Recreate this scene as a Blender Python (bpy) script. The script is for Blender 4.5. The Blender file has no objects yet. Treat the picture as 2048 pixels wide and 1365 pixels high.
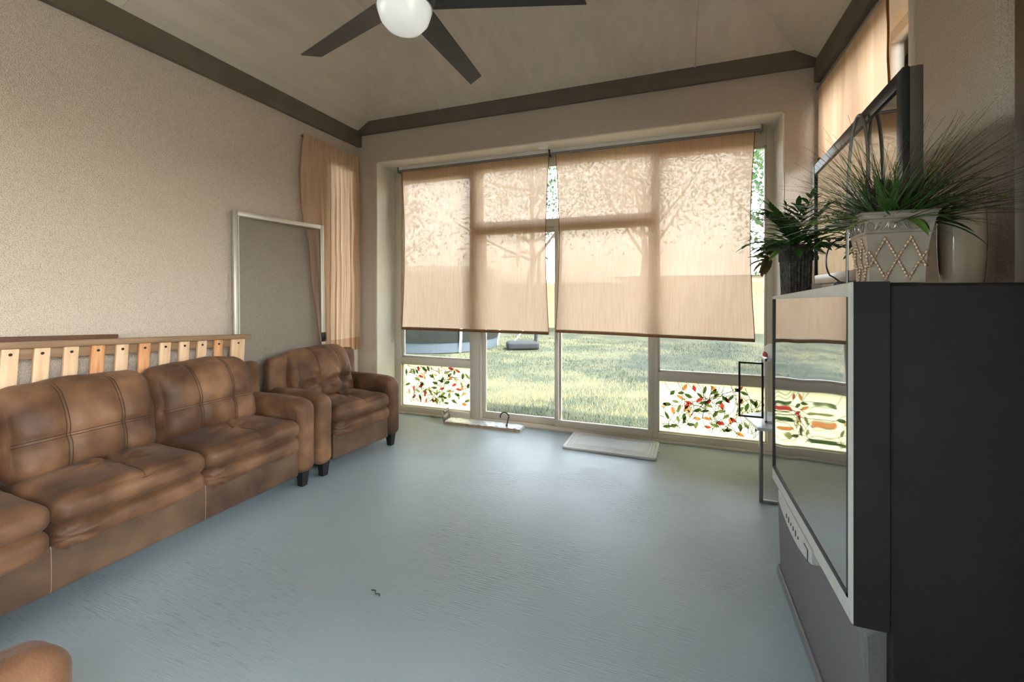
import bpy, bmesh, math, random
from mathutils import Vector, Matrix, noise
from math import sin, cos, pi, radians, exp, sqrt, tan
R = random.Random(7)
SC = bpy.context.scene
COL = SC.collection

# ------------------------------------------------------------------ node helpers
MATS = {}
def N(nt, t, **k):
    n = nt.nodes.new(t)
    for a, v in k.items():
        if a in n.inputs: n.inputs[a].default_value = v
        else: setattr(n, a, v)
    return n
def newmat(name):
    m = bpy.data.materials.new(name); m.use_nodes = True
    nt = m.node_tree; nt.nodes.clear()
    out = nt.nodes.new('ShaderNodeOutputMaterial')
    return m, nt, out
def col(c): return (c[0], c[1], c[2], 1)
def mat(name, c, rough=.6, metal=0, c2=None, nscale=5, bump=0, bscale=80, stretch=(1,1,1), spec=.5, ndetail=4, contrast=(.35,.65), sheen=0, bdist=.01, coat=0, c3=None):
    """principled material, colour mottled by noise between c and c2, noise bump"""
    m, nt, out = newmat(name)
    b = N(nt, 'ShaderNodeBsdfPrincipled', Roughness=rough, Metallic=metal)
    b.inputs['Base Color'].default_value = col(c)
    b.inputs['Specular IOR Level'].default_value = spec
    if sheen: b.inputs['Sheen Weight'].default_value = sheen; b.inputs['Sheen Roughness'].default_value = .4
    if coat: b.inputs['Coat Weight'].default_value = coat
    nt.links.new(b.outputs[0], out.inputs[0])
    tc = N(nt, 'ShaderNodeTexCoord'); mp = N(nt, 'ShaderNodeMapping'); mp.inputs['Scale'].default_value = stretch
    nt.links.new(tc.outputs['Object'], mp.inputs[0])
    if c2 is not None:
        n = N(nt, 'ShaderNodeTexNoise', Scale=nscale, Detail=ndetail)
        nt.links.new(mp.outputs[0], n.inputs['Vector'])
        r = N(nt, 'ShaderNodeValToRGB'); e = r.color_ramp.elements
        e[0].position, e[1].position = contrast; e[0].color = col(c); e[1].color = col(c2)
        if c3 is not None:
            x = e.new(.5*(contrast[0]+contrast[1])); x.color = col(c3)
        nt.links.new(n.outputs['Fac'], r.inputs[0]); nt.links.new(r.outputs[0], b.inputs['Base Color'])
    if bump:
        n2 = N(nt, 'ShaderNodeTexNoise', Scale=bscale, Detail=3)
        nt.links.new(mp.outputs[0], n2.inputs['Vector'])
        bp = N(nt, 'ShaderNodeBump', Strength=bump, Distance=bdist)
        nt.links.new(n2.outputs['Fac'], bp.inputs['Height']); nt.links.new(bp.outputs[0], b.inputs['Normal'])
    MATS[name] = m
    return m
def fabric(name, c, trans=.1, transl=.5, c2=None, weave=900, streak=6):
    """cloth: diffuse + translucent, with some light passing straight through the weave"""
    m, nt, out = newmat(name)
    tc = N(nt, 'ShaderNodeTexCoord'); mp = N(nt, 'ShaderNodeMapping'); mp.inputs['Scale'].default_value = (streak*6, streak*6, streak*.35)
    nt.links.new(tc.outputs['Object'], mp.inputs[0])
    n = N(nt, 'ShaderNodeTexNoise', Scale=1.0, Detail=5); nt.links.new(mp.outputs[0], n.inputs['Vector'])
    r = N(nt, 'ShaderNodeValToRGB'); e = r.color_ramp.elements
    e[0].position, e[1].position = .3, .7; e[0].color = col(c2 or c); e[1].color = col(c)
    nt.links.new(n.outputs['Fac'], r.inputs[0])
    d = N(nt, 'ShaderNodeBsdfDiffuse'); t = N(nt, 'ShaderNodeBsdfTranslucent'); p = N(nt, 'ShaderNodeBsdfTransparent')
    for x in (d, t): nt.links.new(r.outputs[0], x.inputs['Color'])
    p.inputs['Color'].default_value = (1, .9, .78, 1)
    n2 = N(nt, 'ShaderNodeTexNoise', Scale=weave*.25, Detail=2); nt.links.new(tc.outputs['Object'], n2.inputs['Vector'])
    bp = N(nt, 'ShaderNodeBump', Strength=.25, Distance=.002); nt.links.new(n2.outputs['Fac'], bp.inputs['Height'])
    nt.links.new(bp.outputs[0], d.inputs['Normal'])
    a = N(nt, 'ShaderNodeMixShader', Fac=transl) if False else N(nt, 'ShaderNodeMixShader'); a.inputs[0].default_value = transl
    nt.links.new(d.outputs[0], a.inputs[1]); nt.links.new(t.outputs[0], a.inputs[2])
    b = N(nt, 'ShaderNodeMixShader'); b.inputs[0].default_value = trans
    nt.links.new(a.outputs[0], b.inputs[1]); nt.links.new(p.outputs[0], b.inputs[2])
    nt.links.new(b.outputs[0], out.inputs[0])
    MATS[name] = m
    return m
def glass(name, tint=(1, 1, 1), refl=1.0, rough=0):
    m, nt, out = newmat(name)
    f = N(nt, 'ShaderNodeFresnel', IOR=1.45); mu = N(nt, 'ShaderNodeMath', operation='MULTIPLY'); mu.inputs[1].default_value = refl
    nt.links.new(f.outputs[0], mu.inputs[0])
    p = N(nt, 'ShaderNodeBsdfTransparent'); p.inputs['Color'].default_value = col(tint)
    g = N(nt, 'ShaderNodeBsdfGlossy', Roughness=rough)
    x = N(nt, 'ShaderNodeMixShader'); nt.links.new(mu.outputs[0], x.inputs[0]); nt.links.new(p.outputs[0], x.inputs[1]); nt.links.new(g.outputs[0], x.inputs[2])
    nt.links.new(x.outputs[0], out.inputs[0]); MATS[name] = m
    return m
def mirror_black(name, refl, rough, wave=0, tint=(1, 1, 1), lens=0):
    m, nt, out = newmat(name)
    d = N(nt, 'ShaderNodeBsdfDiffuse'); d.inputs['Color'].default_value = (.03, .03, .032, 1)
    g = N(nt, 'ShaderNodeBsdfGlossy', Roughness=rough); g.inputs['Color'].default_value = col(tint)
    x = N(nt, 'ShaderNodeMixShader'); x.inputs[0].default_value = refl
    nt.links.new(d.outputs[0], x.inputs[1]); nt.links.new(g.outputs[0], x.inputs[2]); nt.links.new(x.outputs[0], out.inputs[0])
    if wave:
        tc = N(nt, 'ShaderNodeTexCoord'); n = N(nt, 'ShaderNodeTexNoise', Scale=2.2, Detail=0); nt.links.new(tc.outputs['Object'], n.inputs['Vector'])
        bp = N(nt, 'ShaderNodeBump', Strength=1, Distance=wave); nt.links.new(n.outputs['Fac'], bp.inputs['Height']); nt.links.new(bp.outputs[0], g.inputs['Normal'])
        if lens:   # shading normal tilted sideways, moving the reflection onto the leaf film window
            ad = N(nt, 'ShaderNodeVectorMath', operation='ADD'); ad.inputs[1].default_value = (0, lens, 0); nm = N(nt, 'ShaderNodeVectorMath', operation='NORMALIZE')
            nt.links.new(bp.outputs[0], ad.inputs[0]); nt.links.new(ad.outputs[0], nm.inputs[0]); nt.links.new(nm.outputs[0], g.inputs['Normal'])
    MATS[name] = m
    return m
def thin(name, c, c_edge=None, trans=.0, transl=.4, rough=.4):
    """leaf / film / net: diffuse + translucent + see-through"""
    m, nt, out = newmat(name)
    d = N(nt, 'ShaderNodeBsdfPrincipled', Roughness=rough); d.inputs['Base Color'].default_value = col(c)
    t = N(nt, 'ShaderNodeBsdfTranslucent'); t.inputs['Color'].default_value = col(c_edge or c)
    p = N(nt, 'ShaderNodeBsdfTransparent')
    a = N(nt, 'ShaderNodeMixShader'); a.inputs[0].default_value = transl
    nt.links.new(d.outputs[0], a.inputs[1]); nt.links.new(t.outputs[0], a.inputs[2])
    b = N(nt, 'ShaderNodeMixShader'); b.inputs[0].default_value = trans
    nt.links.new(a.outputs[0], b.inputs[1]); nt.links.new(p.outputs[0], b.inputs[2])
    nt.links.new(b.outputs[0], out.inputs[0]); MATS[name] = m
    return m

# ------------------------------------------------------------------ mesh builder
class MB:
    def __init__(s): s.v = []; s.f = []; s.mi = []; s.sm = []
    def add(s, vs, fs, mi=0, smooth=False):
        o = len(s.v); s.v += [tuple(v) for v in vs]
        for f in fs: s.f.append([i+o for i in f]); s.mi.append(mi); s.sm.append(smooth)
    def box(s, a, b, mi=0, rot=None, bev=0):
        (x0, y0, z0), (x1, y1, z1) = a, b
        if bev:
            bm = bmesh.new(); bmesh.ops.create_cube(bm, size=1)
            for v in bm.verts: v.co = Vector(((x0+x1)/2+v.co.x*(x1-x0), (y0+y1)/2+v.co.y*(y1-y0), (z0+z1)/2+v.co.z*(z1-z0)))
            bmesh.ops.bevel(bm, geom=bm.edges[:], offset=bev, segments=2, affect='EDGES', profile=.5)
            s.bm(bm, mi, rot, True); return
        vs = [Vector(p) for p in ((x0,y0,z0),(x1,y0,z0),(x1,y1,z0),(x0,y1,z0),(x0,y0,z1),(x1,y0,z1),(x1,y1,z1),(x0,y1,z1))]
        if rot: vs = [rot @ v for v in vs]
        s.add(vs, [(0,3,2,1),(4,5,6,7),(0,1,5,4),(1,2,6,5),(2,3,7,6),(3,0,4,7)], mi)
    def bm(s, bm, mi=0, rot=None, smooth=False):
        bm.verts.ensure_lookup_table(); bm.verts.index_update()
        s.add([(rot @ v.co) if rot else v.co.copy() for v in bm.verts], [[v.index for v in f.verts] for f in bm.faces], mi, smooth); bm.free()
    def tube(s, pts, r, n=8, mi=0, cap=True, smooth=True, flat=1):
        pts = [Vector(p) for p in pts]; k = len(pts)
        rs = r if isinstance(r, (list, tuple)) else [r]*k
        vs = []; up = None
        for i, p in enumerate(pts):
            d = (pts[min(i+1, k-1)]-pts[max(i-1, 0)]); d = d.normalized() if d.length > 1e-9 else Vector((0, 0, 1))
            if up is None:
                up = Vector((0, 0, 1)) if abs(d.z) < .9 else Vector((1, 0, 0))
            a = d.cross(up); a = a.normalized() if a.length > 1e-6 else d.orthogonal().normalized(); up = a.cross(d).normalized()
            for j in range(n):
                t = 2*pi*j/n; vs.append(p+a*cos(t)*rs[i]+up*sin(t)*rs[i]*flat)
        fs = [(i*n+j, i*n+(j+1) % n, (i+1)*n+(j+1) % n, (i+1)*n+j) for i in range(k-1) for j in range(n)]
        if cap: fs += [tuple(range(n-1, -1, -1)), tuple((k-1)*n+j for j in range(n))]
        s.add(vs, fs, mi, smooth)
    def lathe(s, prof, c=(0, 0, 0), n=32, mi=0, smooth=True, sx=1, sy=1):
        vs = []; k = len(prof)
        for r, z in prof:
            for j in range(n):
                t = 2*pi*j/n; vs.append((c[0]+r*cos(t)*sx, c[1]+r*sin(t)*sy, c[2]+z))
        fs = [(i*n+j, i*n+(j+1) % n, (i+1)*n+(j+1) % n, (i+1)*n+j) for i in range(k-1) for j in range(n)]
        fs += [tuple(range(n-1, -1, -1)), tuple((k-1)*n+j for j in range(n))]
        s.add(vs, fs, mi, smooth)
    def prism(s, poly, fn0, fn1, mi=0):
        n = len(poly); vs = [fn0(p) for p in poly]+[fn1(p) for p in poly]
        s.add(vs, [tuple(range(n-1, -1, -1)), tuple(range(n, 2*n))]+[(i, (i+1) % n, (i+1) % n+n, i+n) for i in range(n)], mi)
    def grid(s, fn, nu, nv, mi=0, smooth=True, thick=0):
        vs = [Vector(fn(i/nu, j/nv)) for j in range(nv+1) for i in range(nu+1)]
        q = lambda i, j: j*(nu+1)+i
        fs = [(q(i, j), q(i+1, j), q(i+1, j+1), q(i, j+1)) for j in range(nv) for i in range(nu)]
        s.add(vs, fs, mi, smooth)
    def build(s, name, mats, parent=None, bevel=0, solid=0, fix=True, sharp=40):
        me = bpy.data.meshes.new(name); me.from_pydata(s.v, [], s.f)
        for m in (mats if isinstance(mats, (list, tuple)) else [mats]): me.materials.append(MATS[m] if isinstance(m, str) else m)
        me.polygons.foreach_set('material_index', s.mi); me.polygons.foreach_set('use_smooth', s.sm)
        if fix:
            b = bmesh.new(); b.from_mesh(me); bmesh.ops.recalc_face_normals(b, faces=b.faces[:]); b.to_mesh(me); b.free()
        if any(s.sm): me.set_sharp_from_angle(angle=radians(sharp))
        me.update()
        o = bpy.data.objects.new(name, me); COL.objects.link(o)
        if parent: o.parent = parent
        if solid:
            d = o.modifiers.new('thick', 'SOLIDIFY'); d.thickness = solid; d.offset = 0
        if bevel:
            d = o.modifiers.new('bevel', 'BEVEL'); d.width = bevel; d.segments = 2; d.limit_method = 'ANGLE'
        return o
def root(name, label, cat, loc=(0, 0, 0), rz=0, group=None):
    o = bpy.data.objects.new(name, None); COL.objects.link(o); o.location = loc; o.rotation_euler = (0, 0, rz)
    o.empty_display_size = .1
    return tag(o, label, cat, group)
def tag(o, label, cat, group=None, kind=None):
    o['label'] = label; o['category'] = cat
    if group: o['group'] = group
    if kind: o['kind'] = kind
    return o
def struct(o, label=None):
    o['kind'] = 'structure'
    if label: o['label'] = label
    return o
def dup(r, loc, rz, label, group=None):
    c = r.copy(); COL.objects.link(c); c.location = loc; c.rotation_euler = (0, 0, rz); c['label'] = label
    if group: c['group'] = group
    for ch in list(r.children):
        d = ch.copy(); COL.objects.link(d); d.parent = c
        for g in list(ch.children):
            e = g.copy(); COL.objects.link(e); e.parent = d
    return c

# ------------------------------------------------------------------ materials
mat('stucco', (.46, .375, .30), .95, c2=(.70, .59, .50), nscale=210, bump=1.0, bscale=190, spec=.12, bdist=.010, contrast=(.28, .56), ndetail=2)
mat('reveal', (.74, .68, .57), .8, c2=(.77, .71, .61), nscale=4, bump=.15, bscale=150, spec=.2)
mat('ceiling_paint', (.52, .455, .38), .7, c2=(.57, .50, .42), nscale=2, bump=.25, bscale=14, stretch=(6, .5, 6), spec=.2)
mat('beam_paint', (.125, .098, .072), .75, c2=(.145, .115, .086), nscale=6, bump=.2, bscale=60, spec=.25)
mat('vinyl', (.62, .56, .47), .45, c2=(.65, .59, .50), nscale=3, spec=.4)
mat('leather', (.066, .029, .013), .58, c2=(.235, .118, .060), nscale=3.6, bump=.35, bscale=130, contrast=(.36, .66), ndetail=9, c3=(.140, .066, .032), sheen=.06, spec=.35, bdist=.004)
mat('leather_base', (.045, .023, .013), .45, c2=(.125, .072, .042), nscale=4, bump=.3, bscale=130, contrast=(.36, .66), ndetail=9, sheen=.05, spec=.4, bdist=.004)
mat('thread', (.035, .017, .010), .7)
mat('thread_light', (.34, .23, .16), .7)
mat('leg_black', (.012, .011, .011), .35)
mat('pine', (.62, .38, .22), .55, c2=(.74, .52, .34), nscale=5, stretch=(9, 9, .8), bump=.1, bscale=40)
mat('pine_orange', (.50, .20, .07), .5, c2=(.68, .36, .17), nscale=6, stretch=(9, 9, .8), bump=.1, bscale=40)
mat('wood_cap', (.22, .125, .065), .5, c2=(.30, .18, .10), nscale=5, stretch=(9, .8, 9), bump=.1, bscale=40)
mat('wood_dark', (.09, .032, .014), .45, c2=(.13, .05, .022), nscale=5, stretch=(9, .8, 9))
mat('screw', (.03, .025, .02), .4, .6)
mat('alu', (.55, .53, .48), .4, .6)
mat('grey_metal', (.22, .21, .20), .35, .7)
mat('light_metal', (.66, .66, .66), .35, .5)
mat('silver_plastic', (.33, .32, .285), .42, c2=(.36, .35, .31), nscale=30, spec=.5)
mat('shaded_plastic', (.0075, .0068, .006), .55, c2=(.010, .009, .008), nscale=12, spec=.25)  # near black: shade of the television's unlit side put into the colour
mat('grey_plastic', (.085, .082, .078), .7, c2=(.11, .105, .10), nscale=300, bump=.2, bscale=420, bdist=.003)
mat('plinth_grey', (.12, .12, .12), .5)
mat('black_plastic', (.012, .012, .013), .3)
mat('brown_plastic', (.085, .066, .052), .4)
mat('white_plastic', (.80, .79, .76), .4)
mat('print_black', (.015, .015, .015), .5)
mat('chrome', (.8, .8, .8), .15, 1)
mat('fan_blade', (.026, .021, .017), .4, c2=(.036, .029, .024), nscale=4, stretch=(2, 12, 2), spec=.4)
mat('nickel', (.36, .345, .32), .3, .9)
mat('mat_cotton', (.80, .86, .88), .95, c2=(.88, .91, .92), nscale=90, bump=.7, bscale=220, bdist=.006)
mat('foil', (.78, .79, .81), .38, .55, c2=(.88, .89, .91), nscale=40, bump=.8, bscale=55, bdist=.01)
mat('cardboard', (.42, .28, .16), .9, c2=(.5, .36, .22), nscale=20, bump=.4, bscale=60)
mat('tin', (.27, .235, .19), .36, .65, c2=(.35, .31, .255), nscale=8, bump=.25, bscale=22, bdist=.004)
mat('rope_brown', (.33, .22, .14), .4, .3)
mat('wicker', (.034, .026, .022), .5, c2=(.09, .072, .06), nscale=60, spec=.5)
mat('cream_glaze', (.66, .55, .42), .12, c2=(.70, .60, .47), nscale=3, coat=.6)
mat('bark', (.12, .085, .06), .9, c2=(.2, .15, .11), nscale=8, bump=.8, bscale=25, stretch=(3, 3, .6))
mat('fence_wood', (.34, .235, .125), .8, c2=(.44, .32, .185), nscale=6, stretch=(5, 5, .6))
mat('earth', (.016, .024, .009), 1, c2=(.05, .052, .022), nscale=1.1, ndetail=8, bump=.6, bscale=40, contrast=(.4, .6))  # darkened so the colour carries tree shade on the far lawn
mat('bounce_concrete', (.42, .40, .36), .9)
mat('roof_pale', (.55, .53, .50), .8)
mat('siding', (.55, .50, .42), .8)
mat('slate_plastic', (.016, .019, .021), .7, spec=.2)
mat('blue_pad', (.012, .015, .013), .95, spec=.1)
mat('band_blue', (.05, .065, .078), .9, spec=.1)
mat('pot_dark', (.02, .018, .016), .8)
mat('door_brown', (.10, .062, .036), .5, c2=(.13, .08, .046), nscale=4, stretch=(8, 8, .6))
mat('red_paint', (.55, .05, .035), .4)
fabric('shade_cloth', (.93, .68, .49), .035, .63, (.84, .58, .39), streak=15)
fabric('shade_hem', (.30, .155, .075), .0, .3, (.25, .12, .06))
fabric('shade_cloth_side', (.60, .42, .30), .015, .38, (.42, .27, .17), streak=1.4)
fabric('curtain_cloth', (.72, .51, .35), .015, .32, (.60, .41, .27), streak=4)
fabric('curtain_hem', (.55, .34, .20), .0, .35, (.48, .28, .16), streak=4)
glass('pane', (.93, .95, .93))
glass('door_pane', (.86, .87, .86))
glass('thin_pane', (.93, .93, .90), 1.5)
mirror_black('tv_glass', .66, .03, .007, (.95, .96, .97), .05)
mirror_black('tv_glass_flat', .55, .015, .0, (1, .93, .8))
thin('film', (.76, .73, .50), (.82, .79, .54), .18, .8, .5)
mat('print_dark', (.012, .011, .008), .6)
for nm, c in (('print_olive', (.16, .19, .05)), ('print_green', (.045, .085, .02)), ('print_red', (.38, .035, .03)), ('print_orange', (.50, .17, .05)), ('print_tan', (.42, .30, .14)), ('print_line', (.02, .018, .012))):
    thin(nm, c, tuple(min(1, x*1.6) for x in c), .0, .7)
thin('mesh_screen', (.13, .12, .105), None, .80, .05, .8)
thin('net', (.02, .02, .02), None, .45, .1, .8)
thin('leaf_green', (.045, .115, .022), (.12, .28, .04), 0, .3)
thin('leaf_light', (.15, .27, .05), (.22, .38, .06), 0, .4)
thin('leaf_dark', (.026, .062, .020), (.05, .11, .03), 0, .25)
thin('leaf_bronze', (.15, .105, .045), (.2, .14, .06), 0, .25, .3)
thin('leaf_yellow', (.22, .25, .05), (.35, .38, .08), 0, .4)
thin('blade_brown', (.062, .038, .023), (.07, .045, .025), 0, .2)
thin('tree_leaf', (.05, .095, .035), (.09, .16, .06), 0, .45)
thin('tree_leaf_dark', (.035, .065, .03), (.055, .10, .045), 0, .4)
thin('grass_green_shaded', (.018, .036, .011), (.028, .052, .014), 0, .4)
thin('grass_dry_sunlit', (.38, .32, .14), (.44, .38, .18), 0, .4)
# fan globe: opal glass
m, nt, out = newmat('opal'); b = N(nt, 'ShaderNodeBsdfPrincipled', Roughness=.25); b.inputs['Base Color'].default_value = (.78, .78, .77, 1)
b.inputs['Emission Color'].default_value = (1, .97, .92, 1); b.inputs['Emission Strength'].default_value = .07
nt.links.new(b.outputs[0], out.inputs[0]); MATS['opal'] = m
# painted concrete floor: brushed streaks running across, worn blotches
m, nt, out = newmat('floor_paint'); b = N(nt, 'ShaderNodeBsdfPrincipled'); nt.links.new(b.outputs[0], out.inputs[0])
tc = N(nt, 'ShaderNodeTexCoord'); mp = N(nt, 'ShaderNodeMapping'); mp.inputs['Scale'].default_value = (1.3, 19, 1); mp.inputs['Rotation'].default_value = (0, 0, .10)
nt.links.new(tc.outputs['Object'], mp.inputs[0])
n1 = N(nt, 'ShaderNodeTexNoise', Scale=7, Detail=7, Roughness=.62); nt.links.new(mp.outputs[0], n1.inputs['Vector'])
n2 = N(nt, 'ShaderNodeTexNoise', Scale=.9, Detail=5); nt.links.new(tc.outputs['Object'], n2.inputs['Vector'])
n3 = N(nt, 'ShaderNodeTexNoise', Scale=1.2, Detail=3); nt.links.new(tc.outputs['Object'], n3.inputs['Vector'])
r = N(nt, 'ShaderNodeValToRGB'); e = r.color_ramp.elements; e[0].position, e[1].position = .3, .75; e[0].color = (.30, .372, .405, 1); e[1].color = (.35, .415, .445, 1)
nt.links.new(n2.outputs['Fac'], r.inputs[0])
gr = N(nt, 'ShaderNodeMapRange'); gr.inputs[1].default_value = .30; gr.inputs[2].default_value = .46; gr.inputs[3].default_value = 1; gr.inputs[4].default_value = 0; nt.links.new(n1.outputs['Fac'], gr.inputs[0])
gm = N(nt, 'ShaderNodeMapRange'); gm.inputs[1].default_value = .46; gm.inputs[2].default_value = .60; nt.links.new(n3.outputs['Fac'], gm.inputs[0])
gx = N(nt, 'ShaderNodeMath', operation='MULTIPLY'); nt.links.new(gr.outputs[0], gx.inputs[0]); nt.links.new(gm.outputs[0], gx.inputs[1])
gd = N(nt, 'ShaderNodeMix', data_type='RGBA'); nt.links.new(gx.outputs[0], gd.inputs[0]); nt.links.new(r.outputs[0], gd.inputs[6]); gd.inputs[7].default_value = (.19, .22, .235, 1)
nt.links.new(gd.outputs[2], b.inputs['Base Color'])
mr = N(nt, 'ShaderNodeMapRange'); mr.inputs[3].default_value = .34; mr.inputs[4].default_value = .5; nt.links.new(n2.outputs['Fac'], mr.inputs[0]); nt.links.new(mr.outputs[0], b.inputs['Roughness'])
rr = N(nt, 'ShaderNodeMapRange'); rr.inputs[1].default_value = .45; rr.inputs[2].default_value = .65; rr.inputs[3].default_value = .25; nt.links.new(n3.outputs['Fac'], rr.inputs[0])
mm = N(nt, 'ShaderNodeMath', operation='MULTIPLY'); nt.links.new(rr.outputs[0], mm.inputs[0]); nt.links.new(n1.outputs['Fac'], mm.inputs[1])
b.inputs['Specular IOR Level'].default_value = .42
bp = N(nt, 'ShaderNodeBump', Strength=.8, Distance=.008); b.inputs['Coat Weight'].default_value = .12; b.inputs['Coat Roughness'].default_value = .5; nt.links.new(mm.outputs[0], bp.inputs['Height']); nt.links.new(bp.outputs[0], b.inputs['Normal'])
MATS['floor_paint'] = m

# ------------------------------------------------------------------ room dimensions (metres; camera above the origin)
XL, XR, YB, YW, YF = -3.33, 1.09, 4.00, 4.37, -3.0
# floor
o = MB(); o.box((XL-.2, YF-.2, -.12), (XR+.3, YB+.5, 0)); struct(o.build('floor', 'floor_paint'), 'worn blue grey painted concrete floor')
# left wall with the window opening
LW = (3.50, 3.93, .08, 2.84)
LB = (-2.8, 1.0, .15, 2.9)  # opening out of view, added to brighten the right wall
o = MB()
T = .25
for (y0, y1, z0, z1) in ((YF, LB[0], 0, 3.3), (LB[1], LW[0], 0, 3.3), (LB[0], LB[1], LB[3], 3.3), (LB[0], LB[1], 0, LB[2]), (LW[1], YW+.13, 0, 3.3), (LW[0], LW[1], LW[3], 3.3), (LW[0], LW[1], 0, LW[2])):
    o.box((XL-T, y0, z0), (XL, y1, z1))
struct(o.build('wall_left', 'stucco'), 'beige stucco side wall behind the sofa')
# back wall: opening framed by reveal
OX0, OX1, OZ = -3.085, .84, 2.855
o = MB()
for (x0, x1, z0, z1) in ((XL, OX0, 0, 3.4), (OX1, XR+.25, 0, 3.4), (OX0, OX1, OZ, 3.4)):
    o.box((x0, YB, z0), (x1, YB+.5, z1))
struct(o.build('wall_back', 'stucco'), 'beige stucco wall around the big window opening')
o = MB()
o.box((OX0-.004, YB+.004, 0), (OX0+.012, YW+.05, OZ+.004)); o.box((OX1-.012, YB+.004, 0), (OX1+.004, YW+.05, OZ+.004)); o.box((OX0, YB+.004, OZ-.012), (OX1, YW+.05, OZ+.004))
struct(o.build('trim_1', 'reveal'), 'smooth cream reveal lining the window opening')
# right wall with window opening and a return towards the doorway
RW = (2.66, 3.96, 1.5, 3.0)
o = MB()
for (y0, y1, z0, z1) in ((2.07, RW[0], 0, 3.3), (RW[1], YB+.1, 0, 3.3), (RW[0], RW[1], RW[3], 3.3), (RW[0], RW[1], 0, RW[2])):
    o.box((XR, y0, z0), (XR+T, y1, z1))
o.prism([(XR, 2.07), (XR+T, 2.07), (XR+T, 1.9), (XR+.03, 1.9), (XR+.03, 2.02)], lambda p: (p[0], p[1], 0), lambda p: (p[0], p[1], 3.3))
SW = (-2.7, .72, .15, 2.7)  # opening out of view, added to brighten the sofa wall
for (y0, y1, z0, z1) in ((YF, 1.9, SW[3], 3.3), (SW[1], 1.9, 2.3, SW[3]), (SW[1], .9, 0, 2.3), (YF, SW[0], 0, SW[3]), (SW[0], SW[1], 0, SW[2])):
    o.box((XR+.03, y0, z0), (XR+T, y1, z1))
struct(o.build('wall_right', 'stucco'), 'beige stucco wall behind the televisions')
o = MB(); o.box((XR-.01, 1.84, 0), (XR+.12, 1.962, 3.04), bev=.006); o.box((XR-.01, .85, 0), (XR+.12, .97, 2.42), bev=.006); o.box((XR-.01, .97, 2.3), (XR+.12, 1.84, 2.42))
fr = struct(o.build('door_2', 'door_brown'), 'dark brown door frame at the right edge')
o = MB(); o.box((XR+.08, .97, .01), (XR+.12, 1.88, 2.3)); d = o.build('door_panel', 'door_brown', fr)
o = MB(); o.lathe([(.0, 0), (.028, .0), (.03, .02), (.02, .05), (.0, .055)], n=16); d = o.build('door_handle', 'nickel', fr); d.location = (XR+.08, 1.05, 1.0); d.rotation_euler = (0, -pi/2, 0)
# front wall (behind the camera) with an unseen window opening added for fill light
o = MB()
FW = (-3.1, -1.7, .8, 2.6)
for (x0, x1, z0, z1) in ((XL-T, FW[0], 0, 4.0), (FW[1], XR+T, 0, 4.0), (FW[0], FW[1], FW[3], 4.0), (FW[0], FW[1], 0, FW[2])):
    o.box((x0, YF-.2, z0), (x1, YF, z1))
struct(o.build('wall_front', 'stucco'))
o = MB()
for x in (FW[0], (2*FW[0]+FW[1])/3, (FW[0]+2*FW[1])/3, FW[1]-.06): o.box((x, YF-.13, FW[2]), (x+.06, YF-.07, FW[3]))
for z in (FW[2], FW[3]-.06): o.box((FW[0], YF-.13, z), (FW[1], YF-.07, z+.06))
fr = struct(o.build('fill_window_1', 'vinyl'))
o = MB(); o.box((FW[0], YF-.102, FW[2]), (FW[1], YF-.098, FW[3])); o.build('pane', 'pane', fr)

o = MB()
for y in (SW[0], (2*SW[0]+SW[1])/3, (SW[0]+2*SW[1])/3, SW[1]-.06): o.box((XR+.12, y, SW[2]), (XR+.17, y+.06, SW[3]))
for z in (SW[2], SW[3]-.06): o.box((XR+.12, SW[0], z), (XR+.17, SW[1], z+.06))
fr = struct(o.build('fill_window_2', 'vinyl'))  # unseen window added for fill light from the right
o = MB(); o.box((XR+.143, SW[0], SW[2]), (XR+.147, SW[1], SW[3])); o.build('pane', 'pane', fr)
o = MB()
for y in (LB[0], (LB[0]+LB[1])/2-.03, LB[1]-.06): o.box((XL-.17, y, LB[2]), (XL-.12, y+.06, LB[3]))
for z in (LB[2], LB[3]-.06): o.box((XL-.17, LB[0], z), (XL-.12, LB[1], z+.06))
fr = struct(o.build('fill_window_3', 'vinyl'))  # unseen window added for fill light from the left
o = MB(); o.box((XL-.147, LB[0], LB[2]), (XL-.143, LB[1], LB[3])); o.build('pane', 'pane', fr)
# beams along the wall tops
def beam(name, mb, label): return struct(mb.build(name, 'beam_paint', bevel=.006), label)
o = MB(); o.box((XL, YF, 3.04), (XL+.055, YB, 3.215)); beam('trim_2', o, 'dark brown beam along the top of the sofa wall')
o = MB(); o.prism([(YB, 3.165), (YB-.045, 3.165), (YB-.075, 3.315), (YB, 3.40)], lambda p: (XL, p[0], p[1]), lambda p: (XR, p[0], p[1])); beam('trim_3', o, 'dark brown beam above the big window')
o = MB(); o.box((XR-.055, YF, 3.04), (XR, YB, 3.215)); beam('trim_4', o, 'dark brown beam above the side window with a shade')
# tray ceiling: sloped sides up to a flat field
PL, HF = .6, 3.75
o = MB()
cl, cr, cb = XL+.045, XR-.045, YB-.07
zs = 3.21; zb = 3.30
dxl = (HF-zs)/PL
c0l = (cl, cb+.02); c0r = (cr, cb+.02)
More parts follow.
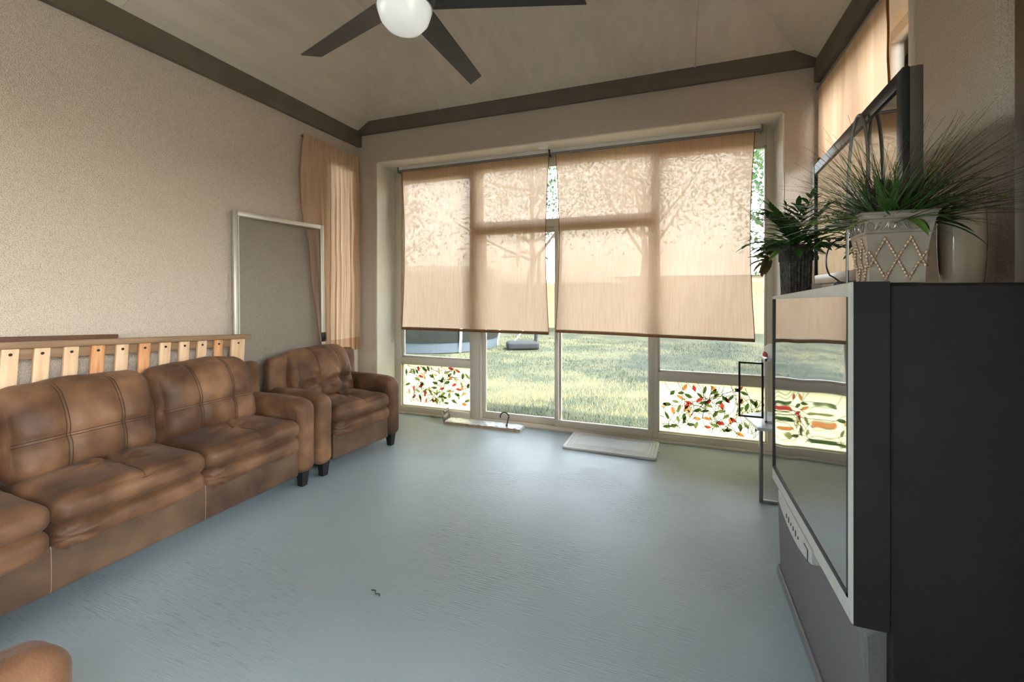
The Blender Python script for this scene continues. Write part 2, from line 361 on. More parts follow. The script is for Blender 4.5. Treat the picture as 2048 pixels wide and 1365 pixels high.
# corner eave points, hips run from (-3.124,3.93) towards (-2.383,2.984), mirrored on the other side
Lb = (-3.136, cb, 3.30); Rb = (.895, cb, 3.30)
La = (-2.383, 2.984, HF); Ra = (.14, 2.984, HF)
yf = YF-.05
o.add([(cl, yf, zs), (cl, cb+.05, zs), (cl, cb, zs), Lb, La, (La[0], yf, HF)], [(0, 1, 2, 3, 4, 5)])
o.add([(cr, yf, zs), (cr, cb+.05, zs), (cr, cb, zs), Rb, Ra, (Ra[0], yf, HF)], [(5, 4, 3, 2, 1, 0)])
o.add([Lb, Rb, Ra, La], [(0, 1, 2, 3)])
o.add([La, Ra, (Ra[0], yf, HF), (La[0], yf, HF)], [(0, 1, 2, 3)])
c = o.build('ceiling', 'ceiling_paint', solid=.02, fix=False); struct(c, 'greige painted tray ceiling with sloped sides')
# seam battens on the ceiling
o = MB()
def slope_pt(x):  # back slope
    return
sb = (La[1]-cb, HF-3.30)
for x in (.176, -2.24+.0):
    x1 = x
    k = min(1, ((x1-Lb[0])/(La[0]-Lb[0])) if x1 < La[0] else 1)
    k = min(k, ((Rb[0]-x1)/(Rb[0]-Ra[0])) if x1 > Ra[0] else 1)
    a = Vector((x1, cb, 3.30-.012)); bq = Vector((x1, cb+sb[0]*k, 3.30+sb[1]*k-.012))
    o.tube([a, bq], .006, 4)
for y in (1.72, .5, -.72):
    o.tube([(cl+.02, y, zs+.012-.012), (La[0], y, HF-.012)], .006, 4)
    o.tube([(cr-.02, y, zs), (Ra[0], y, HF-.012)], .006, 4)
struct(o.build('trim_5', 'ceiling_paint'), 'thin seam battens on the ceiling')
# roof above and eaves outside
o = MB()
o.box((XL-.9, YF-1.2, 3.95), (XR+T+.03, YB+.84, 4.05))
o.box((XL-.9, YB+.5, 3.22), (XR+T+.03, YB+.84, 3.34)); o.box((XR+T, YF-1.2, 3.22), (XR+2.1, 1.2, 3.34)); o.box((XR+T, 1.2, 3.28), (XR+T+.03, YB+.84, 3.34)); o.box((XL-.9, YF-1.2, 3.22), (XL-T, YB+.84, 3.34))  # right eave widened out of view to keep direct sun out
o.box((XL-.9, YB+.5, 3.3), (XR+T+.03, YB+.56, 4.0)); o.box((XR+T, YF-1.2, 3.3), (XR+T+.06, YB+.6, 4.0)); o.box((XL-T-.06, YF-1.2, 3.3), (XL-T, YB+.6, 4.0))
struct(o.build('roof', 'siding'))

# ------------------------------------------------------------------ stained leaf film
def leaf_film(mbl, x0, x1, z0, z1, place, seed, big=.078):
    rr = random.Random(seed)
    W, Hh = x1-x0, z1-z0
    pts = []
    def leaf(px, pz, a, L, wd):
        o2 = []
        for k in range(9):
            t = k/8; o2.append((t*L, wd*sin(pi*t)**.8))
        poly = o2+[(t, -w) for t, w in o2[-2:0:-1]]
        ca, sa = cos(a), sin(a)
        mi = rr.choice((0, 0, 1, 1, 2, 2, 3, 4, 1))
        cx = L/2
        P_ = [[(px+(cx+(u-cx)*sc)*ca-v*sc*sa, pz+(cx+(u-cx)*sc)*sa+v*sc*ca) for u, v in poly] for sc in (1.0, .86)]
        if any(not (x0+.002 < p[0] < x1-.002 and z0+.002 < p[1] < z1-.002) for p in P_[0]): return
        k_ = len(poly)
        mbl.add([place(p[0], p[1], .0025) for p in P_[1]], [tuple(range(k_))], mi)
        mbl.add([place(p[0], p[1], .003) for p in P_[0]+P_[1]], [(i, (i+1) % k_, (i+1) % k_+k_, i+k_) for i in range(k_)], 5)
        # midrib
        mbl.add([place(px+(u*ca-v*sa), pz+(u*sa+v*ca), .0042) for u, v in ((.1*L, .0009), (.9*L, .0005), (.9*L, -.0005), (.1*L, -.0009))], [(0, 1, 2, 3)], 5)
    def vine(px, pz, a, n):
        cur = rr.uniform(-.1, .1)
        for i in range(n):
            nx, nz = px+.022*cos(a), pz+.022*sin(a)
            if not (x0 < nx < x1 and z0 < nz < z1): return
            q = Vector((-(nz-pz), nx-px)).normalized()*.0021
            mbl.add([place(px+q.x, pz+q.y, .001), place(nx+q.x, nz+q.y, .001), place(nx-q.x, nz-q.y, .001), place(px-q.x, pz-q.y, .001)], [(0, 1, 2, 3)], 5)
            a += cur+rr.uniform(-.10, .10); cur = max(-.16, min(.16, cur+rr.uniform(-.08, .08)))
            px, pz = nx, nz
            if i % 2 == 1:
                if all((px-p[0])**2+(pz-p[1])**2 > (big*.62)**2 for p in pts):
                    s = rr.choice((-1, 1)); b = a+s*rr.uniform(.5, 1.0)
                    pts.append((px+.4*big*cos(b), pz+.4*big*sin(b)))
                    leaf(px, pz, b, big*rr.uniform(.75, 1.05), big*rr.uniform(.17, .23))
    for i in range(int(52*W*Hh/.43)+3):
        low = i % 3 != 2
        vine(x0+rr.uniform(.02, W-.02), z0+(rr.uniform(.006, .05) if low else rr.uniform(.05, Hh*.8)), rr.uniform(.5, 2.6), 24)
PR = ['print_olive', 'print_green', 'print_red', 'print_orange', 'print_tan', 'print_dark']

def bars(mb, rects, y0, y1, bev=.004):
    for x0, x1, z0, z1 in rects: mb.box((x0, y0, z0), (x1, y1, z1), bev=bev)
def pane(name, x0, x1, z0, z1, y, par, m='door_pane'):
    o = MB(); o.box((x0, y-.003, z0), (x1, y+.003, z1)); return o.build(name, m, par)
# left sidelight
X0, X1 = -3.073, .828
def sidelight(name, a, b, ga, gb, label, seed):
    o = MB()
    bars(o, [(a, ga, 0, OZ-.012), (gb, b, 0, OZ-.012), (ga, gb, 0, .085), (ga, gb, .578, .655), (ga, gb, 2.70, OZ-.012)], YW-.045, YW+.045)
    bars(o, [(ga, ga+.016, .655, 2.7), (gb-.016, gb, .655, 2.7), (ga, gb, .655, .671), (ga, gb, 2.684, 2.7), (ga, ga+.012, .085, .578), (gb-.012, gb, .085, .578), (ga, gb, .085, .095), (ga, gb, .568, .578)], YW-.022, YW+.022, .002)
    w = struct(o.build(name, 'vinyl'), label)
    pane('upper_pane', ga, gb, .655, 2.7, YW+.006, w)
    f = pane('leaf_film', ga+.004, gb-.004, .09, .574, YW+.006, w, 'film'); f['label'] = 'pale window film printed with coloured leaves'
    o = MB(); leaf_film(o, ga+.012, gb-.012, .096, .566, lambda x, z, d: (x, YW+.002-d, z), seed)
    q = o.build('leaf_print', PR, f, fix=False); 
    return w
sidelight('window_1', X0, -1.98, -2.985, -2.09, 'left side window with a leaf print lower pane', 3)
sidelight('window_2', -.165, X1, -.128, .775, 'right side window with a leaf print lower pane', 8)
# sliding door with transom between them
o = MB()
bars(o, [(-1.98, -.165, 2.09, 2.155), (-1.98, -.165, 2.74, OZ-.012), (-1.98, -.165, 0, .03), (-1.98, -1.965, .03, 2.09), (-.18, -.165, .03, 2.09)], YW-.045, YW+.045)
bars(o, [(-1.98, -1.955, 2.155, 2.74), (-.19, -.165, 2.155, 2.74), (-1.98, -.165, 2.155, 2.172), (-1.98, -.165, 2.722, 2.74)], YW-.025, YW+.025, .002)
dr = struct(o.build('door_1', 'vinyl'), 'pale sliding glass door with a transom')
pane('transom_pane', -1.96, -.185, 2.165, 2.73, YW, dr)
for nm, a, b, yy in (('sliding_sash', -1.965, -1.075, YW+.024), ('sliding_sash', -1.135, -.18, YW-.022)):
    o = MB(); w_ = .038
    g = o
    bars(g, [(a, a+w_, .032, 2.088), (b-w_, b, .032, 2.088), (a+w_, b-w_, .032, .10), (a+w_, b-w_, 2.04, 2.088)], yy-.018, yy+.018, .003)
    s_ = o.build(nm, 'vinyl', dr)
    o = MB(); o.box((a+w_-.005, yy-.003, .095), (b-w_+.005, yy+.003, 2.045)); o.build('pane', 'door_pane', s_)
o = MB(); o.box((-1.113, YW-.060, .92), (-1.098, YW-.040, 1.12), bev=.004); o.build('door_handle', 'alu', dr)
# outside sill/track
o = MB(); o.box((X0, YW-.075, 0), (X1, YW-.045, .022), bev=.004); struct(o.build('trim_6', 'vinyl'), 'low sill track under the big window')
# left wall window
y0, y1, z0, z1 = LW
xw = XL-.09
o = MB()
for (a, b, c_, d_) in ((y0, y0+.06, z0, z1), (y1-.06, y1, z0, z1), (y0, y1, z0, z0+.07), (y0, y1, .60, .69), (y0, y1, z1-.07, z1)):
    o.box((xw-.05, a, c_), (xw+.03, b, d_), bev=.005)
o.box((XL-.06, y1-.012, z0), (XL+.006, y1+.05, z1+.05), bev=.004); o.box((XL-.06, y0-.05, z0), (XL+.006, y0+.012, z1+.05), bev=.004)
w = struct(o.build('window_3', 'vinyl'), 'narrow window behind the gathered curtain')
o = MB(); o.box((xw-.012, y0+.05, .68), (xw-.006, y1-.05, z1-.06)); o.build('upper_pane', 'pane', w)
o = MB(); o.box((xw-.012, y0+.055, z0+.065), (xw-.006, y1-.055, .605)); f = o.build('leaf_film', 'film', w)
o = MB(); leaf_film(o, y0+.07, y1-.07, z0+.08, .595, lambda y, z, d: (xw-.006+d, y, z), 5); o.build('leaf_print', PR, f, fix=False)
# right wall window
y0, y1, z0, z1 = RW
xw = XR+.185
o = MB(); o.box((XR+.01, y0+.002, z1-.012), (XR+T-.01, y1-.002, z1+.004)); o.box((XR+.01, y0-.004, z0), (XR+T-.01, y0+.010, z1)); o.box((XR+.01, y1-.010, z0), (XR+T-.01, y1+.004, z1)); struct(o.build('trim_7', 'reveal'), 'cream lining of the side window opening')
o = MB()
for (a, b, c_, d_) in ((y0, y0+.06, z0, z1), (y1-.06, y1, z0, z1), (y0, y1, z0, z0+.07), (y0, y1, z1-.08, z1), ((y0+y1)/2-.03, (y0+y1)/2+.03, z0, z1)):
    o.box((xw-.03, a, c_), (xw+.05, b, d_), bev=.005)
o.box((XR-.008, y0-.045, z0), (XR+.07, y0+.01, z1), bev=.004); o.box((XR-.008, y0-.045, z0-.05), (XR+.07, y1, z0), bev=.004)
w = struct(o.build('window_4', 'vinyl'), 'side window behind the flat television')
for a, b in ((y0+.05, (y0+y1)/2-.025), ((y0+y1)/2+.025, y1-.05)):
    o = MB(); o.box((xw+.006, a, z0+.06), (xw+.012, b, z1-.07)); o.build('pane', 'pane', w)

# ------------------------------------------------------------------ roller shades on the big window
def shade(x0, x1, tx0, tx1, zl, zr, label, seed):
    y = 4.245
    r_ = root('roller_shade', label, 'window shade', ((x0+x1)/2, y, 2.85), 0, 'roller shades on the big window')
    cx, cy, cz = r_.location
    o = MB(); o.box((tx0-cx, -.022, -.05), (tx1-cx, .022, -.005), bev=.004); o.build('headrail', 'white_plastic', r_)
    o = MB(); o.tube([(tx0-cx+.01, -.026, -.052), (tx1-cx-.01, -.026, -.052)], .012, 12); o.build('roller_tube', 'grey_metal', r_)
    for xx in (tx0-cx-.012, tx1-cx-.002):
        o = MB(); o.box((xx, -.035, -.07), (xx+.014, .03, .0), bev=.003); o.build('bracket', 'grey_metal', r_)
    def P(u, v, e=0):
        z = -.055+(zl*(1-u)+zr*u-2.85+.055)*v
        wv = .012*noise.noise(Vector((u*3+seed, v*.6, 0)))*v+.006*sin(u*9+seed)*v*v
        pin = .035*sin(pi*min(1, v*1.02))*(1-2*u)*(abs(2*u-1)**3)   # edges draw in slightly
        return (x0-cx+(x1-x0)*u+pin, -.015+wv+e, z)
    o = MB(); o.grid(lambda u, v: P(u, v*.975), 40, 40); o.build('fabric', 'shade_cloth', r_, fix=False)
    o = MB()
    o.tube([P(i/30, .985, -.002) for i in range(31)], .009, 8, flat=1.6); h = o.build('hem_bar', 'shade_hem', r_)
    for u in (0, 1):
        o = MB(); o.tube([P(u, .0+j/30*.98, -.002) for j in range(31)], .0035, 6); o.build('edge_binding', 'shade_hem', r_)
    return r_
shade(-2.905, -1.165, -2.946, -1.165, .972, .97, 'tan roller shade on the left half of the big window', 1.2)
shade(-1.095, .665, -1.155, .714, .995, .965, 'tan roller shade on the right half of the big window', 5.1)
# side shade
r_ = root('roller_shade', 'tan cloth shade hung high on the side window behind the flat television', 'window shade', (XR-.03, 3.4, 2.99))
o = MB(); o.tube([(0, -.62, 0), (0, .58, 0)], .014, 10); o.build('roller_tube', 'grey_metal', r_)
def PS(u, v):
    y = -.60+1.16*u
    return (-.004+.010*sin(u*22)*v+.02*noise.noise(Vector((u*5, v, 3)))*v, y, -.005-(.55+.42*(1-u)**1.0)*v+.0*u)
o = MB(); o.grid(PS, 60, 24); o.build('fabric', 'shade_cloth_side', r_, fix=False)
o = MB(); o.tube([Vector(PS(0, j/24))+Vector((-.004, .004*sin(j*.9), 0)) for j in range(25)], .011, 8, flat=.5); o.build('edge_binding', 'shade_hem', r_)
o = MB(); o.tube([PS(i/40, 1) for i in range(41)], .012, 8); o.build('hem_bar', 'shade_hem', r_)
# smoke detector on the soffit
o = MB(); o.lathe([(.0, -.034), (.035, -.034), (.047, -.026), (.05, -.014), (.055, -.012), (.055, 0), (0, 0)], n=28); d = o.build('smoke_detector', 'white_plastic'); d.location = (-1.185, 4.075, OZ-.012)
tag(d, 'round white smoke detector under the top of the window opening', 'smoke detector')

# ------------------------------------------------------------------ curtain on the left wall
cu = root('curtain', 'tan satin curtain gathered on a rod in the corner window', 'curtain', (XL+.030, 3.56, 2.90))
o = MB(); o.tube([(-.008, -.38, 0), (-.008, .39, .0)], .006, 10); o.build('curtain_rod', 'shade_hem', cu)
def CP(y_top0, y_top1, y_bot0, y_bot1, folds, amp, zb, seed, off=0, swoop=0):
    def f(u, v):
        a = v**1.3
        yt = y_top0+(y_top1-y_top0)*u; yb = y_bot0+(y_bot1-y_bot0)*u
        s = v*v*(3-2*v) if not swoop else (max(0, v-.18)/.82)**1.6 if v > .18 else 0
        y = yt+(yb-yt)*s
        ph = u*folds*2*pi+seed
        d = amp*(.35+.65*min(1, v*3))*(sin(ph)+.45*sin(2.3*ph+1.1+v*1.5))*(1-.3*v)
        fine = .006*sin(u*90+seed)*exp(-v*9)
        d += .016*noise.noise(Vector((u*9, v*5, seed)))*min(1, v*4)
        return (off+.006+d+fine+.012*min(1, v*2), y+.012*cos(ph)*min(1, v*4)+.006*noise.noise(Vector((u*20, v*9, seed+4))), .02+(zb-.02)*v)
    return f
f1 = CP(-.05, .385, -.06, .40, 6, .0165, -1.985, .7)
o = MB(); o.grid(f1, 110, 70); p1 = o.build('right_drape', 'curtain_cloth', cu, fix=False)
o = MB(); o.grid(lambda u, v: f1(u, 1.0+v*.068), 110, 4); h = o.build('hem_band', 'curtain_hem', p1, fix=False)
f2 = CP(-.375, -.02, -.14, -.055, 3, .013, -2.10, 2.4, .0, 1)
def f2b(u, v):
    p = f2(u, v); q = .06*sin(pi*min(1, v*2.0))*(1-u) if v < .5 else 0
    return (p[0]+.004, p[1]-q*.8, p[2])
o = MB(); o.grid(f2b, 80, 80); o.build('left_drape', 'curtain_cloth', cu, fix=False)

# ------------------------------------------------------------------ cushion modelling
def cushion(mb, half, r, center=(0, 0, 0), bulge=(0, 0, 0), seams=(), tufts=(), cuts=38, wr=.004, seed=0, rot=None, warp=None, mi=0, threads=1, fq=6):
    """soft box; seams = (face axis, sign, across axis, position, depth, double) ; tufts = (axis, sign, (a,pos),(b,pos), depth)"""
    half = Vector(half); inner = Vector([max(0, h-r) for h in half])
    c = Vector(center)
    def S(p):
        q = Vector((p[0]*half[0], p[1]*half[1], p[2]*half[2])); k = Vector([max(-inner[i], min(inner[i], q[i])) for i in range(3)])
        d = q-k; nrm = d.normalized() if d.length > 1e-9 else d
        q = k+nrm*r
        for a in range(3):
            if bulge[a]:
                b_, c_ = (a+1) % 3, (a+2) % 3
                q[a] += (1 if p[a] > 0 else -1)*bulge[a]*max(0, 1-p[b_]**2)*max(0, 1-p[c_]**2)*abs(p[a])**3
        for (fa, sg, ax, pos, dep, *_r) in seams:
            w = max(0, p[fa]*sg)
            if w > .3:
                g = exp(-((q[ax]-pos)/.028)**2); q[fa] -= sg*dep*g*min(1, (w-.3)/.5)
        for (fa, sg, (a, pa), (b, pb), dep) in tufts:
            if p[fa]*sg > .3:
                da, db = q[a]-pa, q[b]-pb; rr_ = sqrt(da*da+db*db); th = math.atan2(db, da)
                q[fa] -= sg*(dep*exp(-(rr_/.05)**2)+.009*cos(8*th+seed)*exp(-((rr_-.085)/.055)**2))
        if wr:
            n_ = noise.noise(q*fq+Vector((seed*3.1, seed, 0)))+.5*noise.noise(q*fq*2.3+Vector((seed, 7, 2)))
            q += nrm*wr*n_
        if warp: q = warp(q)
        if rot: q = rot @ q
        return q+c
    bm = bmesh.new(); bmesh.ops.create_cube(bm, size=2); bmesh.ops.subdivide_edges(bm, edges=bm.edges[:], cuts=cuts, use_grid_fill=True)
    for v in bm.verts: v.co = S(v.co)
    mb.bm(bm, mi, None, True)
    if threads:
        for (fa, sg, ax, pos, dep, *rr_) in seams:
            oth = 3-fa-ax
            offs = (-.007, .007) if (rr_ and rr_[0]) else (.0,)
            for of in offs:
                pts = []
                for i in range(61):
                    p = [0, 0, 0]; p[fa] = sg; p[ax] = (pos+of)/half[ax]; p[oth] = -1+2*i/60
                    q = S(p); q = q+(rot @ Vector([.0012*sg if t_ == fa else 0 for t_ in range(3)]) if rot else Vector([.0012*sg if t_ == fa else 0 for t_ in range(3)])); pts.append(q)
                mb.tube(pts, .0018, 5, threads)
    return S
LM = ['leather', 'thread']
def leg(mb, x, y, h=.085):
    n = 4
    vs = [(x+sx*.032, y+sy*.032, h) for sx, sy in ((-1,-1),(1,-1),(1,1),(-1,1))]+[(x+sx*.022, y+sy*.022, 0) for sx, sy in ((-1,-1),(1,-1),(1,1),(-1,1))]
    mb.add(vs, [(0, 1, 2, 3), (7, 6, 5, 4)]+[(i, i+4, (i+1) % 4+4, (i+1) % 4) for i in range(4)])
def arm_warp(D):
    def w(q):
        q = q.copy()
        t = max(0, (q.x+D/2-.10*D)/D); 
        if q.z > 0: q.z += .012-.05*max(0, (q.x-D*.22)/(D*.28))**2*min(1, q.z/.2)
        return q
    return w
def upholstery(name, label, cat, seats, sw, aw, D, loc, rz, tuft, group=None):
    """local x forward from the back, y along the width"""
    r_ = root(name, label, cat, loc, rz, group)
    W = seats*sw
    zb = .095; dz = .02
    for sy in (1, -1):
        yc = sy*(W/2+aw/2)
        o = MB(); cushion(o, (D/2-.045, aw/2-.002, .262), .06, (D/2+.045, yc, zb+.262), (0.004, .004, .006), (), (), 34, .004, seed=sy+3, warp=arm_warp(D))
        # piping round the front face
        a = MB()
        o.tube([(D-.055, yc-sy*(aw/2-.0), zb+.03+i*.045) for i in range(10)]+[(D-.058, yc-sy*(aw/2-.03), zb+.488)], .0022, 6, 1)
        o.build('arm', ['leather', 'thread'], r_)
    o = MB(); cushion(o, (.035, W/2-.002, .105), .018, (D-.055, 0, zb+.105), (0.004, 0, 0), [(0, 1, 1, -W/2+sw*i, .004) for i in range(1, seats)], (), 30, .002, seed=9)
    o.box((.10, -W/2, zb), (D-.06, W/2, zb+.21))
    o.build('base', ['leather_base', 'thread_light'], r_)
    o = MB(); cushion(o, (.055, W/2+aw-.004, .385), .05, (.172, 0, .485), (0, 0, .01), (), (), 34, .006, seed=5)
    o.build('back_frame', 'leather', r_)
    for i in range(seats):
        y = -W/2+sw*(i+.5)
        g = sw/2-.002
        o = MB(); cushion(o, ((D-.12)/2, g, .065), .055, ((D-.12)/2+.135, y, .325), (.012, 0, .0), (), [(0, 1, (1, -g*.86), (2, 0), .012)], 38, .006, seed=i+20)
        o.build('seat_bolster', LM, r_)
        o = MB(); cushion(o, ((D-.13)/2, g+.002, .064), .058, ((D-.13)/2+.142, y, .438), (.016, .002, .026), [(2, 1, 1, 0.02, .006)], [(2, 1, (0, .06), (1, .02), .014)], 44, .006, seed=i+30)
        # welt round the front edge
        o.tube([(D+.003-.022*abs(t)**5, y+g*.93*t, .474-.006*t*t) for t in [j/20-1 for j in range(41)]], .0028, 6, 1)
        o.build('seat_cushion', LM, r_)
        rot = Matrix.Rotation(radians(-13), 3, 'Y')
        if tuft:
            se = [(0, 1, 1, -g*.30, .020), (0, 1, 1, g*.42, .020), (0, 1, 2, -.05, .018)]
            tu = [(0, 1, (1, -g*.30), (2, -.05), .042), (0, 1, (1, g*.42), (2, -.05), .042)]
        else:
            se = [(0, 1, 1, -g*.32, .018, 1), (0, 1, 1, g*.40, .018, 1), (0, 1, 2, -.045, .015, 1)]; tu = []
        def bw(q, s=i):
            q = q.copy(); q.z += .014*(1-(q.y/g)**2)*(1 if q.z > 0 else .2); q.x -= .05*max(0, q.z/.25)**2
            return q
        o = MB(); cushion(o, (.105, g-.006, .245), .085, (.262, y, .69-.02*tuft), (.050, .006, .014), se, tu, 46, .013, seed=i+40+tuft*11, rot=rot, warp=bw, fq=5)
        o.build('back_cushion', LM, r_)
    for sx in (.135, D-.055):
        for sy in (1, -1):
            o = MB(); leg(o, sx, sy*(W/2+aw/2-.012), .105); o.build('leg', 'leg_black', r_)
    return r_
D = .795
# sofa: front at about x=-2.55, long side along y
sofa = upholstery('sofa', 'long brown suede three seat sofa against the beige wall', 'sofa', 3, .653, .15, D, (-3.290, 1.415, 0), radians(-1.2), 0)
chair = upholstery('armchair', 'brown suede armchair with a tufted back beside the sofa end', 'armchair', 1, .62, .15, D, (-3.218, 3.083, 0), radians(-6), 1)
dup(chair, (-1.70, -.215, 0), radians(92), 'brown suede armchair of which only a rounded arm shows in the near left corner')

# ------------------------------------------------------------------ slatted bed rail behind the sofa
br = root('bed_rail', 'slatted pine bed rail leaning on the wall behind the sofa', 'bed rail', (-3.217, 1.05, 1.157))
br.rotation_euler = (radians(-3.3), 0, 0)
o = MB(); o.box((-.03, -.55, -.036), (.03, 1.515, 0), bev=.004); o.build('top_rail', 'wood_cap', br)
o = MB(); o.box((-.10, -.54, -.095), (-.004, 1.38, -.038), bev=.003); o.build('rear_batten', 'wood_cap', br)
o = MB(); o.box((-.028, -.54, -.62), (-.004, 1.50, -.54), bev=.003); o.build('bottom_rail', 'wood_cap', br)
for i in range(-5, 11):
    yc = .159+.1222*(i); w_ = .032 if i < 10 else .055
    if i == 10: yc += .035
    o = MB(); o.box((-.004, yc-w_, -.64), (.016, yc+w_, -.037), bev=.002)
    s_ = o.build('slat', 'pine_orange' if i in (3, 5, 9) else 'pine', br)
    o = MB(); o.lathe([(0, 0), (.008, 0), (.007, .003), (0, .003)], n=12); q = o.build('screw', 'screw', s_); q.location = (.016, yc, -.066); q.rotation_euler = (0, pi/2, 0)
o = MB(); o.box((-.016, -.55, -.03), (.016, .55, .031), bev=.003); d = o.build('board', 'wood_dark'); d.location = (-3.302, 1.165, 1.142); d.rotation_euler = (radians(-3.3), 0, 0)
tag(d, 'dark reddish brown board propped behind the slatted rail', 'board')

# ------------------------------------------------------------------ window screen leaning on the wall
ws = root('window_screen', 'tall framed insect screen leaning on the wall behind the armchair', 'window screen', (-3.222, 2.915, 0.0))
ws.rotation_euler = (0, radians(-.9), radians(-4.2))
hw, hh = .445, 2.065
o = MB(); bars_ = [(-hw, -hw+.035, 0, hh), (hw-.035, hw, 0, hh), (-hw+.035, hw-.035, 0, .04), (-hw+.035, hw-.035, hh-.04, hh)]
for a, b, c_, d_ in bars_: o.box((-.012, a, c_), (.012, b, d_), bev=.004)
o.tube([(.013, -hw+.04, .045), (.013, -hw+.04, hh-.045), (.013, hw-.04, hh-.045), (.013, hw-.04, .045)], .004, 6)
o.build('frame', 'alu', ws)
o = MB(); o.box((-.001, -hw+.03, .035), (.001, hw-.03, hh-.035)); q = o.build('screen_mesh', 'mesh_screen', ws); q['label'] = 'grey see-through insect mesh'
o = MB(); o.box((.01, hw-.045, .93), (.032, hw-.003, 1.02), bev=.005); o.box((.03, hw-.03, .95), (.045, hw-.012, 1.0), bev=.004); o.build('latch', 'black_plastic', ws)

# ------------------------------------------------------------------ ceiling fan
FX, FY = -.94, 1.385
fan = root('ceiling_fan', 'ceiling fan with dark blades and a white globe light', 'ceiling fan', (FX, FY, HF-.012))
o = MB(); o.lathe([(0, 0), (.075, 0), (.075, -.02), (.05, -.07), (.018, -.085), (0, -.085)]); o.build('canopy', 'nickel', fan)
o = MB(); o.tube([(0, 0, -.06), (0, 0, -1.08)], .013, 14); o.build('downrod', 'nickel', fan)
zb = 2.50-HF+.012
o = MB(); o.lathe([(0, zb+.17), (.03, zb+.17), (.06, zb+.15), (.11, zb+.11), (.122, zb+.06), (.122, zb+.015), (.11, zb-.005), (.102, zb-.02), (.104, zb-.034), (.0, zb-.034)], n=48); o.build('motor_housing', 'nickel', fan)
o = MB(); o.lathe([(.100, zb-.034), (.098, zb-.05), (.088, zb-.08), (.066, zb-.106), (.036, zb-.121), (0, zb-.126)], n=48); g = o.build('lamp_globe', 'opal', fan); g['label'] = 'white opal glass globe'
for k in range(5):
    a = radians(91.5+72*k)
    o = MB()
    nL, nW = 14, 4
    def blade(u, v, top):
        L0, L1 = .085, .665
        x = L0+(L1-L0)*u; hw_ = (.052-.014*u)
        s = v*2-1
        if u > .93: x += s*.02*(u-.93)/.07
        z = zb+.008-.010*s*(1-.4*u)+(.0035 if top else -.0035)
        return Vector((x*cos(a)-s*hw_*sin(a), x*sin(a)+s*hw_*cos(a), z))
    o.grid(lambda u, v: blade(u, v, 1), nL, nW); o.grid(lambda u, v: blade(u, v, 0), nL, nW)
    for v in (0, 1): o.grid(lambda u, t, v=v: blade(u, v, t), nL, 1)
    for u in (0, 1): o.grid(lambda v, t, u=u: blade(u, v, t), nW, 1)
    o.build('blade', 'fan_blade', fan)

# ------------------------------------------------------------------ door mat
o = MB()
def rr(hx, hy, r, n=6):
    p = []
    for cx_, cy_, a0 in ((hx-r, hy-r, 0), (-hx+r, hy-r, 90), (-hx+r, -hy+r, 180), (hx-r, -hy+r, 270)):
        for i in range(n+1):
            t = radians(a0+90*i/n); p.append((cx_+r*cos(t), cy_+r*sin(t)))
    return p
hx, hy = .405, .228
rings = [(0, .0), (-.003, .010), (0, .017), (.006, .019), (.022, .019), (.027, .013), (.032, .019), (.048, .019), (.053, .013), (.058, .019), (.074, .019), (.079, .014), (.085, .018), (.15, .018)]
vs = []; M = None
for ins, z in rings:
    pr_ = rr(hx-ins, hy-ins, max(.008, .03-ins*.2)); M = len(pr_); vs += [(x, y, z) for x, y in pr_]
fs = [(i*M+j, i*M+(j+1) % M, (i+1)*M+(j+1) % M, (i+1)*M+j) for i in range(len(rings)-1) for j in range(M)]+[tuple((len(rings)-1)*M+j for j in range(M))]
o.add(vs, fs, 0, True)
dm = root('door_mat', 'white cotton mat lying on the floor before the sliding door', 'mat', (-.527, 4.055, .001), radians(-1.5))
o.build('mat_body', 'mat_cotton', dm, sharp=60)
o = MB(); o.box((hx-.01, -.02, .006), (hx+.02, .006, .009)); q = o.build('care_tag', 'white_plastic', dm)

# ------------------------------------------------------------------ foil wrapped strip with hook
fo = root('foil_panel', 'foil covered insulation strip on the floor before the door', 'insulation strip', (-1.865, 4.20, 0), radians(1.5))
o = MB(); rr_ = random.Random(4)
def FP(u, v):
    return (-.425+.85*u, -.085+.165*v+.006*noise.noise(Vector((u*14, v*2, 0))), .034+.010*noise.noise(Vector((u*18, v*6, 2)))-.006*(abs(2*v-1)**4))
o.grid(FP, 60, 12)
o.grid(lambda u, v: Vector(FP(0 if v < 0 else u, 1))*(1, 1, 1)[0]-Vector((0, 0, .03*v)), 60, 2); o.grid(lambda u, v: Vector(FP(1, u))-Vector((0, 0, .03*v)), 12, 2); o.grid(lambda u, v: Vector(FP(0, u))-Vector((0, 0, .03*v)), 12, 2)
o.build('foil_cover', 'foil', fo, fix=False)
o = MB(); o.grid(lambda u, v: Vector(FP(u, 0))+Vector((0, -.003-.004*noise.noise(Vector((u*30, v, 5))), -.006-.026*v)), 60, 3); o.box((-.42, -.078, .002), (.42, .075, .026)); o.build('torn_edge', 'cardboard', fo, fix=False)
o = MB(); rotm = Matrix.Translation((-.43, 0, .0)) @ Matrix.Rotation(radians(-14), 4, 'Y'); 
def ff(u, v): 
    p = rotm @ Vector((0, -.08+.16*u, .005+.135*v)); return p+Vector((.012*noise.noise(Vector((u*5, v*4, 1))), 0, 0))
o.grid(ff, 10, 12); q = o.build('end_flap', 'grey_metal', fo, solid=.006, fix=False)
hk = root('metal_hook', 'dark metal hook standing up from the foil strip', 'hook', (-1.60, 4.17, .038), radians(5))
o = MB(); o.tube([(.0, 0, 0), (.012, 0, .05), (.02, 0, .085)]+[(-.022+.045*cos(t), 0, .09+.045*sin(t)) for t in [i*pi/12 for i in range(13)]]+[(-.068, 0, .075)], .0065, 8); o.lathe([(0, -.0), (.014, .0), (.014, .006), (0, .006)], n=12); o.build('hook_body', 'black_plastic', hk)

